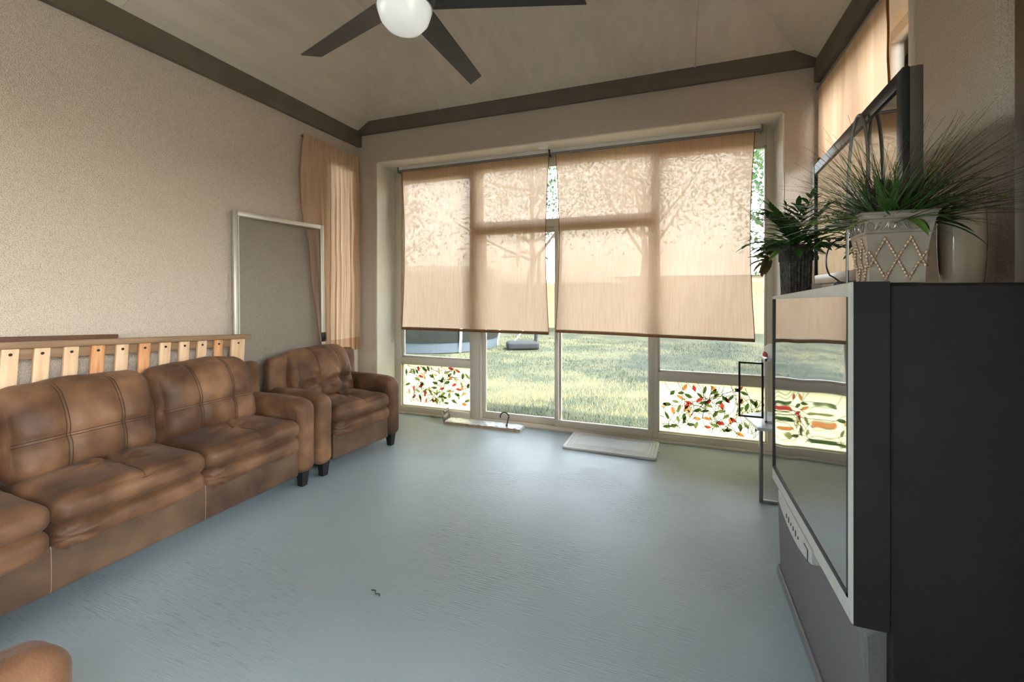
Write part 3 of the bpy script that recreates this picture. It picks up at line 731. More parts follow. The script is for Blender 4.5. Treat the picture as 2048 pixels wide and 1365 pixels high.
# ------------------------------------------------------------------ rear projection television
TX, TN, TF = .45, 1.407, 2.395
tv = root('projection_television', 'big old projection television with a silver bezel and reflective screen', 'television', (TX, TN, 0))
Lh = TF-TN
zt0, zt1 = 1.431, 1.385      # top near, top far
zb0 = .512
ztop = lambda y: zt0+(zt1-zt0)*y/Lh
o = MB()   # bezel: frame around the screen
y0, y1 = .02, Lh-.012
b0, b1 = .065, .028
def slab(mb, ya, yb, za0, za1, zb_0, zb_1, xa=0, xb=.075, mi=0):  # trapezoid in yz
    P = [(ya, za0), (yb, za1), (yb, zb_1), (ya, zb_0)]
    mb.prism(P, lambda p: (xa, p[0], p[1]), lambda p: (xb, p[0], p[1]), mi)
SI = (.030, Lh-.008, .565, 1.388)   # screen inset: y0,y1,z0,z1(near)
s0 = 1.390; s1 = 1.372
slab(o, 0, SI[0], zb0, zb0, ztop(0), ztop(SI[0]))
slab(o, SI[1], Lh, zb0, zb0, ztop(SI[1]), ztop(Lh))
slab(o, SI[0], SI[1], zb0, zb0, SI[2], SI[2]); slab(o, SI[0], SI[1], s0, s1, ztop(SI[0]), ztop(SI[1]))
bz = o.build('bezel', 'silver_plastic', tv, bevel=.004)
o = MB(); slab(o, -.003, 0.001, zb0, zb0, ztop(0), ztop(0), .004, .082); o.build('side_shade_panel', 'shaded_plastic', tv)  # dark sheet painting shade over the silver bezel's side
o = MB(); slab(o, Lh-.001, Lh+.003, zb0, zb0, ztop(Lh), ztop(Lh), .004, .082); o.build('side_shade_panel', 'shaded_plastic', tv)
o = MB(); o.add([(xx, yy, zz) for xo in (0, .012) for xx, yy, zz in ((.001+xo, SI[0]-.002, SI[2]-.002), (.003+xo, SI[1]+.002, SI[2]-.002), (.003+xo, SI[1]+.002, s1+.002), (.001+xo, SI[0]-.002, s0+.002))], [(0, 1, 2, 3), (7, 6, 5, 4), (0, 4, 5, 1), (1, 5, 6, 2), (2, 6, 7, 3), (3, 7, 4, 0)]); sc_ = o.build('screen', 'tv_glass', tv); sc_['label'] = 'glossy reflective screen'
o = MB()
for ya, yb, za, zc, zd, ze in ((SI[0], SI[0]+.006, SI[2], SI[2], s0, s0), (SI[1]-.005, SI[1], SI[2], SI[2], s1, s1), (SI[0], SI[1], SI[2], SI[2], SI[2]+.012, SI[2]+.012)): slab(o, ya, yb, za, zc, zd, ze, -.001, .004)
o.build('screen_gasket', 'print_black', sc_)
o = MB(); slab(o, -.001, Lh+.001, zb0-.001, zb0-.001, ztop(0)+.001, ztop(Lh)+.001, .012, .079)
# leave only the outer shell round the bezel: sides, dark
o = MB(); slab(o, -.003, 0, zb0, zb0, ztop(0), ztop(0), .004, .082); slab(o, Lh, Lh+.003, zb0, zb0, ztop(Lh), ztop(Lh), .004, .082)
o.build('side_strip', 'shaded_plastic', tv) if False else None
o = MB(); slab(o, .004, Lh-.02, .34, .34, ztop(0)-.004, ztop(Lh)-.004, .084, .60); bb = o.build('cabinet', 'shaded_plastic', tv, bevel=.008)
# lower base, leaning front
o = MB()
y0b, y1b = -.012, Lh+.21
P = [(.045, .02), (.60, .02), (.60, .508), (.06, .508), (.030, .48)]
o.prism(P, lambda p: (p[0], .022, p[1]), lambda p: (p[0]+.008, Lh+.10, p[1]))
base = o.build('base', 'grey_plastic', tv, bevel=.012)
o = MB(); o.prism([(.030, .0), (.60, .0), (.60, .05), (.030, .05)], lambda p: (p[0], .018, p[1]), lambda p: (p[0]+.008, Lh+.105, p[1])); o.build('plinth', 'plinth_grey', base, bevel=.006)
o = MB()  # curved control panel under the screen
pts = []
n_ = 24
ys, ye = .335, .83
for i in range(n_+1):
    t = i/n_; pts.append((ys+(ye-ys)*t, zb0-.075*(sin(pi*min(1, .12+.76*t))**.7)))
poly = [(ys, zb0+.01)]+pts+[(ye, zb0+.01)]
o.prism(poly, lambda p: (-.006, p[0], p[1]), lambda p: (.03, p[0], p[1]))
cp = o.build('control_panel', 'silver_plastic', tv, bevel=.002)
for i in range(6):
    y = .50+.035*i; h_ = .010+.006*((i*5) % 3)
    o = MB(); o.box((-.0085, y-.0025, zb0-.034-h_/2), (-.006, y+.0025, zb0-.034+h_/2)); o.build('button', 'print_black', cp)
o = MB(); o.box((-.0085, .375, zb0-.05), (-.006, .378, zb0-.009)); o.box((-.0085, .378, zb0-.012), (-.006, .42, zb0-.009)); o.build('flap_outline', 'print_black', cp)
o = MB(); o.lathe([(0, 0), (.017, 0), (.015, .004), (0, .005)], n=20, sx=.45, sy=1.6); q = o.build('badge', 'chrome', base); q.location = (.036, .575, .405); q.rotation_euler = (0, -pi/2, 0)

# ------------------------------------------------------------------ flat television standing on top, against the window side
ang = radians(-3.1)
ft = root('flat_television', 'dark flat television standing on the projection television', 'television', (.640, 1.61, 1.418), ang)
FL, FH = 1.118, .655
o = MB()
def rbox(ya, yb, za, zb_, xa, xb, bv=.008): o.box((xa, ya, za), (xb, yb, zb_), bev=bv)
rbox(0, .045, .03, FH, 0, .018, .003); rbox(FL-.04, FL, .03, FH, 0, .018, .003); rbox(.045, FL-.04, .03, .075, 0, .018, .003); rbox(.045, FL-.04, FH-.05, FH, 0, .018, .003)
o.build('bezel', 'black_plastic', ft)
o = MB(); o.box((.008, .04, .06), (.012, FL-.03, FH-.04)); q = o.build('screen', 'tv_glass_flat', ft); q['label'] = 'mirror-like dark screen'
o = MB(); o.box((.016, .0, .03), (.050, FL, FH), bev=.006); o.build('back_shell', 'brown_plastic', ft)
o = MB(); o.box((-.012, .30, -.022), (.10, .66, .004), bev=.004); o.box((.03, .44, -.01), (.06, .54, .1)); o.build('stand', 'black_plastic', ft)

# ------------------------------------------------------------------ plants
def strip_leaf(mb, base, d0, L, w, droop, mi=0, seg=8, fold=.25, twist=0, up=Vector((0, 0, 1)), pw=.9):
    """lanceolate leaf bending under gravity"""
    p = Vector(base); d = Vector(d0).normalized(); pts = []; s = L/seg
    vs = []
    for i in range(seg+1):
        t = i/seg
        side = d.cross(up); side = side.normalized() if side.length > 1e-4 else Vector((1, 0, 0))
        nn = side.cross(d).normalized()
        if twist: side = Matrix.Rotation(twist*t, 3, d) @ side
        ww = w*(sin(pi*min(1, .04+t*.96))**pw)
        vs += [p-side*ww+nn*ww*fold, p.copy(), p+side*ww+nn*ww*fold]
        p = p+d*s; d = (d+Vector((0, 0, -droop/seg))).normalized()
    fs = []
    for i in range(seg): fs += [(i*3, i*3+1, i*3+4, i*3+3), (i*3+1, i*3+2, i*3+5, i*3+4)]
    mb.add(vs, fs, mi, True)
def thread_blade(mb, base, d0, L, r0, droop, mi=0, seg=8, rnd=None):
    p = Vector(base); d = Vector(d0).normalized(); pts = []; rs = []
    for i in range(seg+1):
        pts.append(p.copy()); rs.append(max(.00035, r0*(1-i/seg)**.7)); p = p+d*(L/seg); d = (d+Vector((rnd.uniform(-.03, .03), rnd.uniform(-.03, .03), -droop/seg))).normalized()
    mb.tube(pts, rs, 3, mi, cap=False)
def rdir(rnd, el0, el1, az=None):
    a = rnd.uniform(0, 2*pi) if az is None else az; e_ = rnd.uniform(el0, el1)
    return Vector((cos(a)*cos(e_), sin(a)*cos(e_), sin(e_)))

# wicker basket plant on the far end of the projection television
bp_ = root('basket_plant', 'leafy artificial plant in a dark wicker basket on the television', 'potted plant', (.515, 2.255, 1.3925), radians(12))
o = MB(); nb, nvv = 80, 40
def bk(u, v, inn=0):
    k = u*4; s_ = int(k) % 4; f_ = k-int(k); hw_ = (.043+.006*v)-inn
    c_ = ((-1, -1), (1, -1), (1, 1), (-1, 1)); a = c_[s_]; b = c_[(s_+1) % 4]
    x, y = a[0]+(b[0]-a[0])*f_, a[1]+(b[1]-a[1])*f_
    m_ = max(abs(x), abs(y)); rad = sqrt(x*x+y*y); kk = min(1, 1.35/rad) if rad > 1.35 else 1
    row = int(v*nvv+.001); ph = sin(u*nb/4*2*pi/2+pi*(row % 2))
    e = .0030*ph*(1 if not inn else 0)
    return ((x*kk)*(hw_+e), (y*kk)*(hw_+e), .002+.213*v)
o.grid(lambda u, v: bk(u, v), nb*2, nvv); o.grid(lambda u, v: bk(u, v, .006), 32, 6)
o.tube([bk(i/64, 1) for i in range(65)], .006, 8); o.tube([bk(i/64, .01) for i in range(65)], .005, 8)
for i in range(28):
    o.tube([Vector(bk(i/28, j/8))*1.0 for j in range(9)], .0026, 5)
o.build('basket', 'wicker', bp_, fix=False)
o = MB(); o.box((-.05, -.05, .15), (.05, .05, .19)); o.build('soil', 'pot_dark', bp_)
rn = random.Random(11)
def frond(name, az, el, L, npair, lw, ll, m_, parent, origin, droop=.8, pw=.9):
    o = MB(); p = Vector(origin); d = rdir(rn, el, el, az); seg = npair
    pts = [p.copy()]
    for i in range(seg):
        p = p+d*(L/seg); d = (d+Vector((0, 0, -droop/seg))).normalized(); pts.append(p.copy())
        if i > 0:
            t = i/seg; side = d.cross(Vector((0, 0, 1))).normalized()
            sc = sin(pi*(.18+.75*t))**.7
            for s in (-1, 1):
                strip_leaf(o, p, d*.75+side*s*.85+Vector((0, 0, rn.uniform(-.1, .35))), ll*sc*rn.uniform(.85, 1.15), lw*sc, .55, 0, 5)
    strip_leaf(o, p, d, ll*.8, lw*.8, .4, 0, 5)
    o.tube(pts, .0015, 5, 0)
    return o.build(name, m_, parent, fix=False)
top = (0, 0, .20)
for k in range(24):
    az = 2*pi*k/12+rn.uniform(-.2, .2); el = rn.uniform(.25, 1.25)
    frond('frond', az, el, rn.uniform(.13, .25), 9, .0135, .08, rn.choice(('leaf_green', 'leaf_dark', 'leaf_green')), bp_, top, rn.uniform(.5, 1.1))
frond('frond', 2.9, 1.2, .23, 10, .008, .055, 'leaf_green', bp_, (0, 0, .2), .3)
frond('frond', 1.9, 1.3, .22, 10, .008, .05, 'leaf_dark', bp_, (0.02, .02, .2), .25)
for k, (az, el, L, w_, m_) in enumerate(((2.4, .75, .24, .018, 'leaf_green'), (2.2, .5, .22, .02, 'leaf_dark'), (2.8, .3, .2, .02, 'leaf_green'), (3.6, .2, .17, .02, 'leaf_light'), (4.4, .2, .15, .018, 'leaf_green'), (5.2, .3, .15, .018, 'leaf_light'), (1.2, .8, .2, .018, 'leaf_green'), (.4, .6, .18, .018, 'leaf_dark'), (3.1, .9, .2, .016, 'leaf_light'))):
    o = MB(); strip_leaf(o, (0, 0, .195), rdir(rn, el, el, az), L, w_, 1.2, 0, 9); o.build('leaf', m_, bp_, fix=False)
# bronze rosette hanging over the left side
for k in range(9):
    o = MB(); a = 2*pi*k/9; org = Vector((-.075, .09, .165)); strip_leaf(o, org, Vector((-.35+.6*cos(a), .5+.5*cos(a), .7*sin(a)-.35)), .090, .022, .5, 0, 7, .35, pw=.75); o.build('bronze_leaf', 'leaf_bronze', bp_, fix=False)
o = MB(); o.tube([(0, 0, .19), (-.05, .06, .215), (-.075, .09, .165)], .003, 6); o.build('stem', 'leaf_bronze', bp_)

# metal planter with long grasses at the near end
pl = root('metal_planter', 'square flared metal planter with lattice and spiky grasses on the television', 'potted plant', (.562, 1.492, 1.4285), radians(-4))
def hwz(t): return .058+.018*t**2.2+.003*t
def sq(t, inn=0): h_ = hwz(t)-inn; return [(-h_, -h_), (h_, -h_), (h_, h_), (-h_, h_)]
PH = .187
o = MB(); lv = [i/12 for i in range(13)]
vs = []; 
for t in lv: vs += [(x, y, t*PH) for x, y in sq(t)]
fs = [(i*4+j, i*4+(j+1) % 4, (i+1)*4+(j+1) % 4, (i+1)*4+j) for i in range(12) for j in range(4)]+[(3, 2, 1, 0)]
o.add(vs, fs); vs = []
for t in (1, .8): vs += [(x, y, t*PH) for x, y in sq(t, .003)]
o.add(vs, [(j, (j+1) % 4, 4+(j+1) % 4, 4+j) for j in range(4)])
bd = o.build('pot_body', 'tin', pl)
o = MB()
for t in (.99,): o.tube([(x, y, t*PH) for x, y in sq(t, -.001)+sq(t, -.001)[:2]], .0035, 6)
for t in (.70, .90): o.tube([(x, y, t*PH) for x, y in sq(t, -.0005)+sq(t, -.0005)[:2]], .0022, 6)
o.build('rim', 'tin', bd)
o = MB()
def onface(fi, s, t, off):
    h_ = hwz(t)+off; a = fi*pi/2; x, y = s*h_, -h_
    return (x*cos(a)-y*sin(a), x*sin(a)+y*cos(a), t*PH)
for fi in range(4):
    for k in range(-3, 4):
        for dr_ in (1, -1):
            pts = []
            for i in range(61):
                t = .03+.62*i/60; s_ = (k*.8+dr_*(t-.34)*1.4)
                if -.97 <= s_ <= .97: pts.append(onface(fi, s_, t, .0015))
            if len(pts) > 4:
                rad = [.0032+.0013*sin(i*1.35) for i in range(len(pts))]
                o.tube(pts, rad, 6)
o.build('lattice', 'rope_brown', bd)
o = MB()
for fi in range(4):
    for i in range(9):
        s_ = -.8+.2*i
        pts = [onface(fi, s_+.1*cos(q*.6), .80+.055*sin(q*.6+i), .001) for q in range(10)]
        o.tube(pts, .0018, 5)
o.build('embossing', 'tin', bd)
o = MB(); o.box((-.066, -.066, .145), (.066, .066, .155)); o.build('soil', 'pot_dark', pl)
rn = random.Random(21)
o = MB(); o2 = MB()
for k in range(620):
    side = rn.random()
    # two fanned clumps, one leaning to the far left, one to the right wall
    az = rn.gauss(pi*.68, .55) if side < .42 else (rn.gauss(.12, .55) if side < .86 else rn.uniform(0, 2*pi))
    d = rdir(rn, .25, 1.35, az)
    b = Vector((rn.uniform(-.04, .04), rn.uniform(-.04, .04), .15))
    thread_blade(o if rn.random() < .62 else o2, b, d, rn.uniform(.15, .34), .0015, rn.uniform(.1, .9), 0, 8, rn)
q = o.build('grass_blades', 'blade_brown', pl, fix=False); q['kind'] = 'stuff'; q['label'] = 'fine brown grass blades'
for k in range(130):
    az = rn.uniform(0, 2*pi); strip_leaf(o2, (rn.uniform(-.04, .04), rn.uniform(-.04, .04), .15), rdir(rn, .4, 1.3, az), rn.uniform(.1, .2), rn.uniform(.0018, .0038), rn.uniform(.3, 1.2), 0, 7)
q = o2.build('green_blades', 'leaf_green', pl, fix=False); q['kind'] = 'stuff'; q['label'] = 'narrow dark green blades'
for az, el, L, w_, m_, dr_ in ((3.5, .55, .17, .010, 'leaf_light', 1.2), (3.9, .3, .15, .013, 'leaf_light', .9), (4.4, .75, .16, .012, 'leaf_green', 1.0), (4.9, .35, .16, .014, 'leaf_light', 1.6), (5.4, .55, .15, .011, 'leaf_green', 1.6), (5.9, .5, .17, .011, 'leaf_green', 1.4), (3.0, .2, .18, .011, 'leaf_light', 1.3), (2.6, .3, .16, .012, 'leaf_green', .8), (.2, .4, .19, .012, 'leaf_dark', 1.2), (.7, .6, .2, .012, 'leaf_green', .9), (4.6, 1.1, .15, .009, 'leaf_green', .7), (5.6, 1.15, .17, .009, 'leaf_dark', .6), (4.1, 1.2, .15, .008, 'leaf_green', .6), (5.1, .5, .12, .012, 'leaf_green', 1.8), (6.1, .25, .2, .010, 'leaf_dark', 1.5)):
    o = MB(); strip_leaf(o, (.02*cos(az), .02*sin(az), .155), rdir(rn, el, el, az), L, w_, dr_, 0, 9); o.build('leaf', m_, pl, fix=False)
def spray(az, el, L, dr_, org):
    o = MB(); p = Vector(org); d = rdir(rn, el, el, az); pts = [p.copy()]
    n_ = 26
    for i in range(n_):
        p = p+d*(L/n_); d = (d+Vector((0, 0, -dr_/n_))).normalized(); pts.append(p.copy())
        if i > 8:
            for q in range(4):
                strip_leaf(o, p, d*.5+rdir(rn, -.8, 1.0), rn.uniform(.012, .022)*(1-.5*i/n_), .0022, .2, 1 if i > 17 else 0, 3)
    o.tube(pts, .001, 4, 0); o.build('fern_spray', ['leaf_green', 'leaf_yellow'], pl, fix=False)
for az, el, L, dr_ in ((2.5, .9, .26, 1.3), (2.9, .75, .22, 1.5), (.1, .95, .26, 1.2), (-.2, .8, .24, 1.3), (.5, .7, .22, 1.3), (4.7, 1.3, .17, .6), (3.3, .5, .2, 1.0)): spray(az, el, L, dr_, (0, 0, .155))

# ------------------------------------------------------------------ cream vase by the right wall
va = MB()
prof = []
for i in range(25):
    t = i/24; prof.append((.050+.018*sin(pi*(.15+.62*t))-.0*t if t < .86 else (.064)*sqrt(max(0, 1-((t-.86)/.14)**2))+.001, .002+.252*t))
va.lathe(prof, n=40, sx=.88, sy=.66)
o_ = va.build('vase', 'cream_glaze', sharp=70); o_.location = (.797, 1.655, 1.417); o_.rotation_euler = (0, 0, radians(20))
for v in o_.data.vertices:
    if v.co.z > .2: v.co.z += v.co.x*.30*(v.co.z-.2)/.05
tag(o_, 'cream glossy rounded vase beside the spiky planter', 'vase')

# ------------------------------------------------------------------ antenna with wire loop, and a cable loop on the flat television
an = root('indoor_antenna', 'small black antenna with a curved wire behind the planter', 'antenna', (.478, 1.585, 1.424), radians(20))
o = MB(); o.lathe([(0, 0), (.018, 0), (.016, .008), (.006, .012), (0, .012)], n=20); o.build('antenna_base', 'black_plastic', an)
o = MB(); o.tube([(0, 0, .01), (-.012, .01, .025)]+[(.02-.05*cos(t), .018, .075+.068*sin(t)) for t in [-.7+i*.16 for i in range(15)]], .0026, 6); o.build('antenna_wire', 'black_plastic', an)
o = MB(); pts = []
for i in range(31):
    t = i/30
    pts.append((.640+.003*sin(pi*t), 1.845+.20*(.5-.5*cos(pi*t)), 1.425+.63*sin(pi*t)**.45))
o.tube(pts, .0055, 8); cbl = o.build('cable', 'grey_metal'); tag(cbl, 'dark cable arched in a loop before the flat television screen', 'cable')
for v in cbl.data.vertices: pass

# ------------------------------------------------------------------ small table and lantern in the far right corner
stt = root('side_table', 'small grey metal table standing in the far right corner', 'side table', (.55, 3.30, 0))
o = MB(); o.prism([(-.02, -.02), (.43, -.02), (.43, .45), (.10, .45), (-.06, .32)], lambda p: (p[0], p[1], .483), lambda p: (p[0], p[1], .505)); o.build('tabletop', 'light_metal', stt, bevel=.004)
for y in (0, .40):
    o = MB(); w_ = .02
    xs = -.005 if y == 0 else .22
    o.box((xs, y, 0), (xs+.023, y+w_, .483), bev=.003); o.box((.40, y, 0), (.423, y+w_, .483), bev=.003); o.box((xs+.023, y, 0), (.40, y+w_, .02), bev=.003)
    o.build('leg', 'grey_metal', stt)
ln = root('display_box', 'small framed glass box with an open door on the side table', 'display case', (.60, 3.42, .505))
dw, dh = .155, .385
o = MB()
for a, b in (((0, 0), (.012, dh)), ((dw-.012, 0), (dw, dh)), ((0, 0), (dw, .012)), ((0, dh-.012), (dw, dh))): o.box((-dw-.01+a[0], -.006, .03+a[1]), (-dw-.01+b[0], .006, .03+b[1]))
o.build('door_frame', 'black_plastic', ln)
dfm = bpy.data.objects[o and 'door_frame']
o = MB(); o.box((-dw-.004, -.002, .036), (-.016, .002, .03+dh-.006)); o.build('pane', 'thin_pane', dfm)
o = MB(); o.box((-dw-.032, -.008, .20), (-dw-.008, .008, .225), bev=.003); o.build('latch', 'black_plastic', dfm)
o = MB()
W_, D_, H_ = .24, .14, .44
for x in (0, W_-.012):
    for y in (0, D_-.012): o.box((x, y, 0), (x+.012, y+.012, H_))
for z in (0, H_-.014): o.box((0, 0, z), (W_, D_, z+.014))
o.build('box_frame', 'light_metal', ln)
o = MB(); o.box((.004, D_-.006, .01), (W_-.004, D_-.002, H_-.01)); o.box((W_-.006, .004, .01), (W_-.002, D_-.004, H_-.01)); o.build('glass_wall', 'thin_pane', ln)
og = root('ornament', 'white and red ornament on top of the framed glass box', 'ornament', (.645, 3.49, .945))
o = MB(); o.lathe([(0, 0), (.02, 0), (.038, .02), (.044, .05), (.034, .08), (.015, .098), (0, .1)], n=20); o.build('ornament_body', 'white_plastic', og)
o = MB(); o.lathe([(0, .0), (.014, .004), (.018, .02), (.010, .036), (0, .04)], c=(-.035, -.02, .008), n=14); o.build('red_bead', 'red_paint', og)
# latch on the left reveal
o = MB(); o.tube([(0, .0, .04), (0, .03, .045), (.004, .034, .02), (0, .034, -.03)], .004, 6); o.tube([(0, .05, .02), (0, .05, -.045)], .004, 6); o.box((-.004, .026, -.012), (.006, .056, .0))
d = o.build('hook_latch', 'light_metal'); d.location = (OX0+.018, 4.23, .86); tag(d, 'small metal hook latch on the left side of the window opening', 'latch')
# twig on the floor
o = MB(); o.tube([(-.03, 0, .003), (-.01, .008, .006), (.008, -.004, .003), (.022, .006, .004), (.034, .0, .003)], .0022, 5); d = o.build('twig', 'pot_dark'); d.location = (-1.30, 1.68, 0); d.rotation_euler = (0, 0, -.3)
tag(d, 'tiny dark twig lying on the open floor', 'twig')

# ------------------------------------------------------------------ garden
GZ = -.10
o = MB(); o.box((-45, -30, GZ-.3), (45, YF-.3, GZ)); o.box((-45, YF-.3, GZ-.3), (XL-.3, 4.6, GZ)); o.box((XR+.35, YF-.3, GZ-.3), (45, 4.6, GZ))
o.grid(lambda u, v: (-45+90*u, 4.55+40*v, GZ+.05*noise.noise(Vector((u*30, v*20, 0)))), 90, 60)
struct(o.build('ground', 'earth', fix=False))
o = MB(); o.box((XL-2, YF-5, GZ-.1), (XR+.3, YF-.3, GZ+.03)); o.box((XR+.3, YF-5, GZ-.1), (XR+7, 2.2, GZ+.03)); struct(o.build('bounce_slab', 'bounce_concrete'))  # unseen pale slab added to bounce sunlight into the room
o = MB(); rg = random.Random(5)
for k in range(70000):
    y = 4.75+9.5*rg.random()**1.7
    x = (-1.0-.62*(y-4)) + (rg.random()*2-1)*(2.2+.62*y)
    g = GZ+.05*noise.noise(Vector(((x+45)/90*30, (y-4.55)/40*20, 0)))
    a = rg.uniform(0, pi); h_ = rg.uniform(.025, .06)*(1+.4*noise.noise(Vector((x, y, 0)))); w_ = rg.uniform(.0016, .0034)*(1+.12*(y-4))
    lx, ly = rg.uniform(-.03, .03), rg.uniform(-.03, .03)
    dry_lit = noise.noise(Vector((x*.45+3, y*.9, 1)))+.35*noise.noise(Vector((x*2, y*2, 4)))+rg.uniform(-.35, .35)+(max(-.45, min(.45, (7.4-y)*.55)) if y > 5.35 else -.6)  # random patches; house and tree shade painted as green, sunlit band as dry
    o.add([(x-w_*cos(a), y-w_*sin(a), g-.01), (x+w_*cos(a), y+w_*sin(a), g-.01), (x+lx, y+ly, g+h_)], [(0, 1, 2)], 1 if dry_lit > .0 else 0)
q = o.build('grass', ['grass_green_shaded', 'grass_dry_sunlit'], fix=False); tag(q, 'patchy sunlit lawn grass outside the glass door', 'grass', kind='stuff')

def tree(x, y, h, cr, nl, label, seed, dark=0, lsz=.09, zc=None):
    rt = random.Random(seed); t = root('garden_tree', label, 'tree', (x, y, GZ), 0, 'garden trees')
    o = MB(); pts = [Vector((.12*noise.noise(Vector((seed, i*.6, 0)))*i*.4, .1*noise.noise(Vector((i*.6, seed, 0)))*i*.4, h*.75*i/8)) for i in range(9)]
    o.tube(pts, [.17*(1-.085*i) for i in range(9)], 10)
    ends = []
    for k in range(9):
        b = pts[4+k % 5]; d = rdir(rt, .15, .9, 2*pi*k/9+rt.uniform(-.3, .3)); L = cr*rt.uniform(.6, .95)
        e = [b+d*L*j/4+Vector((0, 0, .03*j*j)) for j in range(5)]; o.tube(e, [.065-.012*j for j in range(5)], 6); ends += e[2:]
    o.build('trunk', 'bark', t)
    f = MB()
    blobs = [e+rdir(rt, -.5, .9)*.3 for e in ends]+[Vector((0, 0, h*.8))+rdir(rt, -.4, 1.2)*cr*.5 for _ in range(10)]
    for i in range(nl):
        c_ = rt.choice(blobs); rad = cr*.42
        p = c_+Vector((rt.gauss(0, 1), rt.gauss(0, 1), rt.gauss(0, .8)))*rad*.5
        d = rdir(rt, -1.2, .6); strip = d.cross(Vector((0, 0, 1))).normalized(); L = lsz*rt.uniform(.7, 1.3)
        f.add([p, p+d*L*.5+strip*L*.3, p+d*L, p+d*L*.5-strip*L*.3], [(0, 1, 2, 3)], rt.choice((0, 0, 1)) if not dark else 1)
    q = f.build('foliage', ['tree_leaf', 'tree_leaf_dark'], t, fix=False); q['kind'] = 'stuff'
    return t
tree(-5.2, 16.3, 7.4, 3.6, 5600, 'leafy tree behind the left shade', 1, lsz=.15)
tree(-1.0, 16.9, 7.6, 3.7, 5600, 'leafy tree seen between the two shades', 2, 0, lsz=.15)
tree(4.0, 16.2, 7.0, 3.4, 5000, 'farther leafy tree behind the one beside the right shade', 3, lsz=.16)
tree(-11.5, 15.0, 6.2, 3.0, 3200, 'leafy tree at the far left of the garden', 4, 1, .17)
tree(3.5, 12.3, 6.0, 2.7, 7000, 'nearer leafy tree seen in the gap beside the right shade', 6, lsz=.12)
tree(3.5, 8.3, 5.6, 2.6, 6500, 'leafy tree right beside the house corner', 9, lsz=.13)
# fence
fn = root('garden_fence', 'tall wooden board fence across the end of the garden', 'fence', (0, 18, GZ))
o = MB(); o.box((-26, .03, .35), (16, .07, .45)); o.box((-26, .03, 1.55), (16, .07, 1.65)); o.build('fence_rail', 'fence_wood', fn)
o = MB(); x = -26
while x < 16:
    o.box((x, 0, .03), (x+.14, .025, 1.93+.02*R.random())); x += .15
o.build('fence_boards', 'fence_wood', fn)
for x in range(-25, 16, 3):
    if -20 < x < 8:
        o = MB(); o.box((x, -.08, 0), (x+.1, 0.0, 2.02)); o.build('fence_post', 'fence_wood', fn)
# neighbour house
nh = root('neighbour_house', 'pale roofed house beyond the garden fence', 'house', (5.5, 27, GZ))
o = MB(); o.box((-8, 0, 0), (8, 8, 2.6)); o.build('house_wall', 'siding', nh)
o = MB(); o.prism([(-9, 2.5), (9, 2.5), (5, 4.0), (-5, 4.0)], lambda p: (p[0], -.6+(p[1]-2.5)*2, p[1]), lambda p: (p[0], 8.6-(p[1]-2.5)*2, p[1])); o.build('house_roof', 'roof_pale', nh)
# trampoline
tp = root('trampoline', 'round trampoline with dark net standing on the lawn at left', 'trampoline', (-6.35, 10.9, GZ))
rr_ = 1.75
o = MB(); o.tube([(rr_*cos(2*pi*i/48), rr_*sin(2*pi*i/48), .62) for i in range(49)], .028, 8, cap=False); o.build('ring_frame', 'grey_metal', tp)
o = MB(); o.grid(lambda u, v: ((rr_+.03-.3*max(0, v-.5))*cos(2*pi*u), (rr_+.03-.3*max(0, v-.5))*sin(2*pi*u), .28+.40*min(1, v*2)), 48, 4); o.build('edge_pad', 'blue_pad', tp, fix=False)
o = MB(); o.lathe([(0, .62), (rr_-.1, .62), (rr_-.1, .63), (0, .63)], n=48); o.build('jump_mat', 'slate_plastic', tp)
o = MB(); o.grid(lambda u, v: ((rr_+.01)*cos(2*pi*u), (rr_+.01)*sin(2*pi*u), .02+.27*v), 48, 2); o.build('skirt', 'band_blue', tp, fix=False)
o = MB(); o.grid(lambda u, v: ((rr_-.05)*cos(2*pi*u), (rr_-.05)*sin(2*pi*u), .68+1.5*v), 48, 3); o.build('safety_net', 'net', tp, fix=False)
for k in range(6):
    a = 2*pi*k/6+.35; c_, s_ = cos(a), sin(a)
    o = MB(); o.tube([(rr_*c_, rr_*s_, .02), ((rr_+.07)*c_, (rr_+.07)*s_, .4), ((rr_+.07)*c_, (rr_+.07)*s_, 1.7), (rr_*c_, rr_*s_, 2.2)], .035, 8); o.build('net_pole', 'light_metal', tp)
# basketball hoop
bh = root('basketball_hoop', 'portable basketball hoop with a dark base on the lawn', 'basketball hoop', (-3.75, 10.95, GZ+.02), radians(25))
o = MB(); cushion(o, (.42, .27, .10), .06, (0, 0, .10), (0, 0, .03), (), (), 12, 0); o.build('base', 'slate_plastic', bh)
o = MB(); o.tube([(.35, 0, .12), (.42, 0, 1.2), (.45, 0, 2.6)], .045, 10); o.build('pole', 'slate_plastic', bh)
o = MB(); o.tube([(-.25, 0, .16), (.40, 0, .95)], .016, 8); o.build('brace', 'light_metal', bh)
o = MB(); o.box((-.12, -.55, 2.3), (-.09, .55, 3.05), bev=.01); o.build('backboard', 'white_plastic', bh)
o = MB(); o.tube([(.45, 0, 2.5), (-.09, 0, 2.6)], .03, 8); o.tube([(-.36+.23*cos(2*pi*i/24), .23*sin(2*pi*i/24), 2.45) for i in range(25)], .01, 6); o.build('rim', 'red_paint', bh)

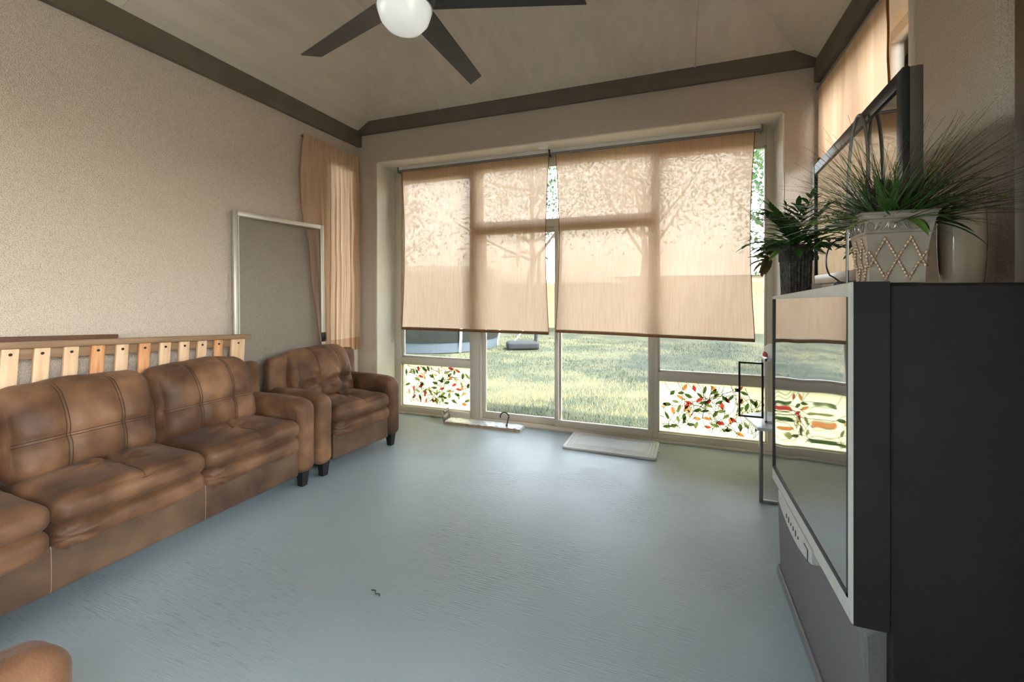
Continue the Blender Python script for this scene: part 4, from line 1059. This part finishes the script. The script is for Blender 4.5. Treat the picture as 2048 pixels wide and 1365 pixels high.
# ------------------------------------------------------------------ light
w = bpy.data.worlds.new('World'); SC.world = w; w.use_nodes = True; nt = w.node_tree; nt.nodes.clear()
sky = nt.nodes.new('ShaderNodeTexSky'); sky.sky_type = 'NISHITA'; sky.sun_disc = False; sky.sun_elevation = radians(52); sky.sun_rotation = radians(100); sky.air_density = 1.0; sky.dust_density = 3.0; sky.ozone_density = .6
hs = N(nt, 'ShaderNodeHueSaturation', Saturation=.45)
bg = N(nt, 'ShaderNodeBackground', Strength=1.1); wo = nt.nodes.new('ShaderNodeOutputWorld')
nt.links.new(sky.outputs[0], hs.inputs['Color']); nt.links.new(hs.outputs[0], bg.inputs[0]); nt.links.new(bg.outputs[0], wo.inputs[0])
L = bpy.data.lights.new('sun', 'SUN'); L.energy = 4.3; L.angle = radians(.6); L.color = (1, .94, .84)
s_ = bpy.data.objects.new('sun', L); COL.objects.link(s_)
s_.rotation_euler = Vector((.62, -.13, .95)).to_track_quat('Z', 'Y').to_euler()
def portal(loc, rot, sx, sy):
    L = bpy.data.lights.new('portal', 'AREA'); L.shape = 'RECTANGLE'; L.size = sx; L.size_y = sy; L.cycles.is_portal = True
    p = bpy.data.objects.new('portal', L); COL.objects.link(p); p.location = loc; p.rotation_euler = rot
portal((-1.12, YB+.55, 1.43), (radians(-90), 0, 0), 3.95, 2.86)
portal(((FW[0]+FW[1])/2, YF-.22, (FW[2]+FW[3])/2), (radians(90), 0, 0), FW[1]-FW[0], FW[3]-FW[2])
portal((XR+.27, (RW[0]+RW[1])/2, (RW[2]+RW[3])/2), (0, radians(90), 0), RW[3]-RW[2], RW[1]-RW[0])
portal((XR+.27, (SW[0]+SW[1])/2, (SW[2]+SW[3])/2), (0, radians(90), 0), SW[3]-SW[2], SW[1]-SW[0])
portal((XL-.27, (LB[0]+LB[1])/2, (LB[2]+LB[3])/2), (0, radians(-90), 0), LB[3]-LB[2], LB[1]-LB[0])
portal((XL-.27, (LW[0]+LW[1])/2, (LW[2]+LW[3])/2), (0, radians(-90), 0), LW[3]-LW[2], LW[1]-LW[0])

# ------------------------------------------------------------------ camera
cam = bpy.data.cameras.new('camera'); cam.sensor_width = 36; cam.sensor_fit = 'HORIZONTAL'; cam.lens = 869/2048*36
cam.shift_y = -95.5/2048; cam.clip_start = .05; cam.clip_end = 200
c = bpy.data.objects.new('camera', cam); COL.objects.link(c); c.location = (0, 0, 1.4)
c.rotation_euler = (radians(90), 0, math.atan2(.3465, .938))
SC.camera = c
vs_ = SC.view_settings; vs_.view_transform = 'Standard'; vs_.look = 'None'; vs_.exposure = 1.85; vs_.gamma = 1; vs_.use_curve_mapping = False
SC.cycles.max_bounces = 12; SC.cycles.diffuse_bounces = 6; SC.cycles.transparent_max_bounces = 16; SC.cycles.sample_clamp_indirect = 8
SC.cycles.caustics_reflective = False; SC.cycles.caustics_refractive = False
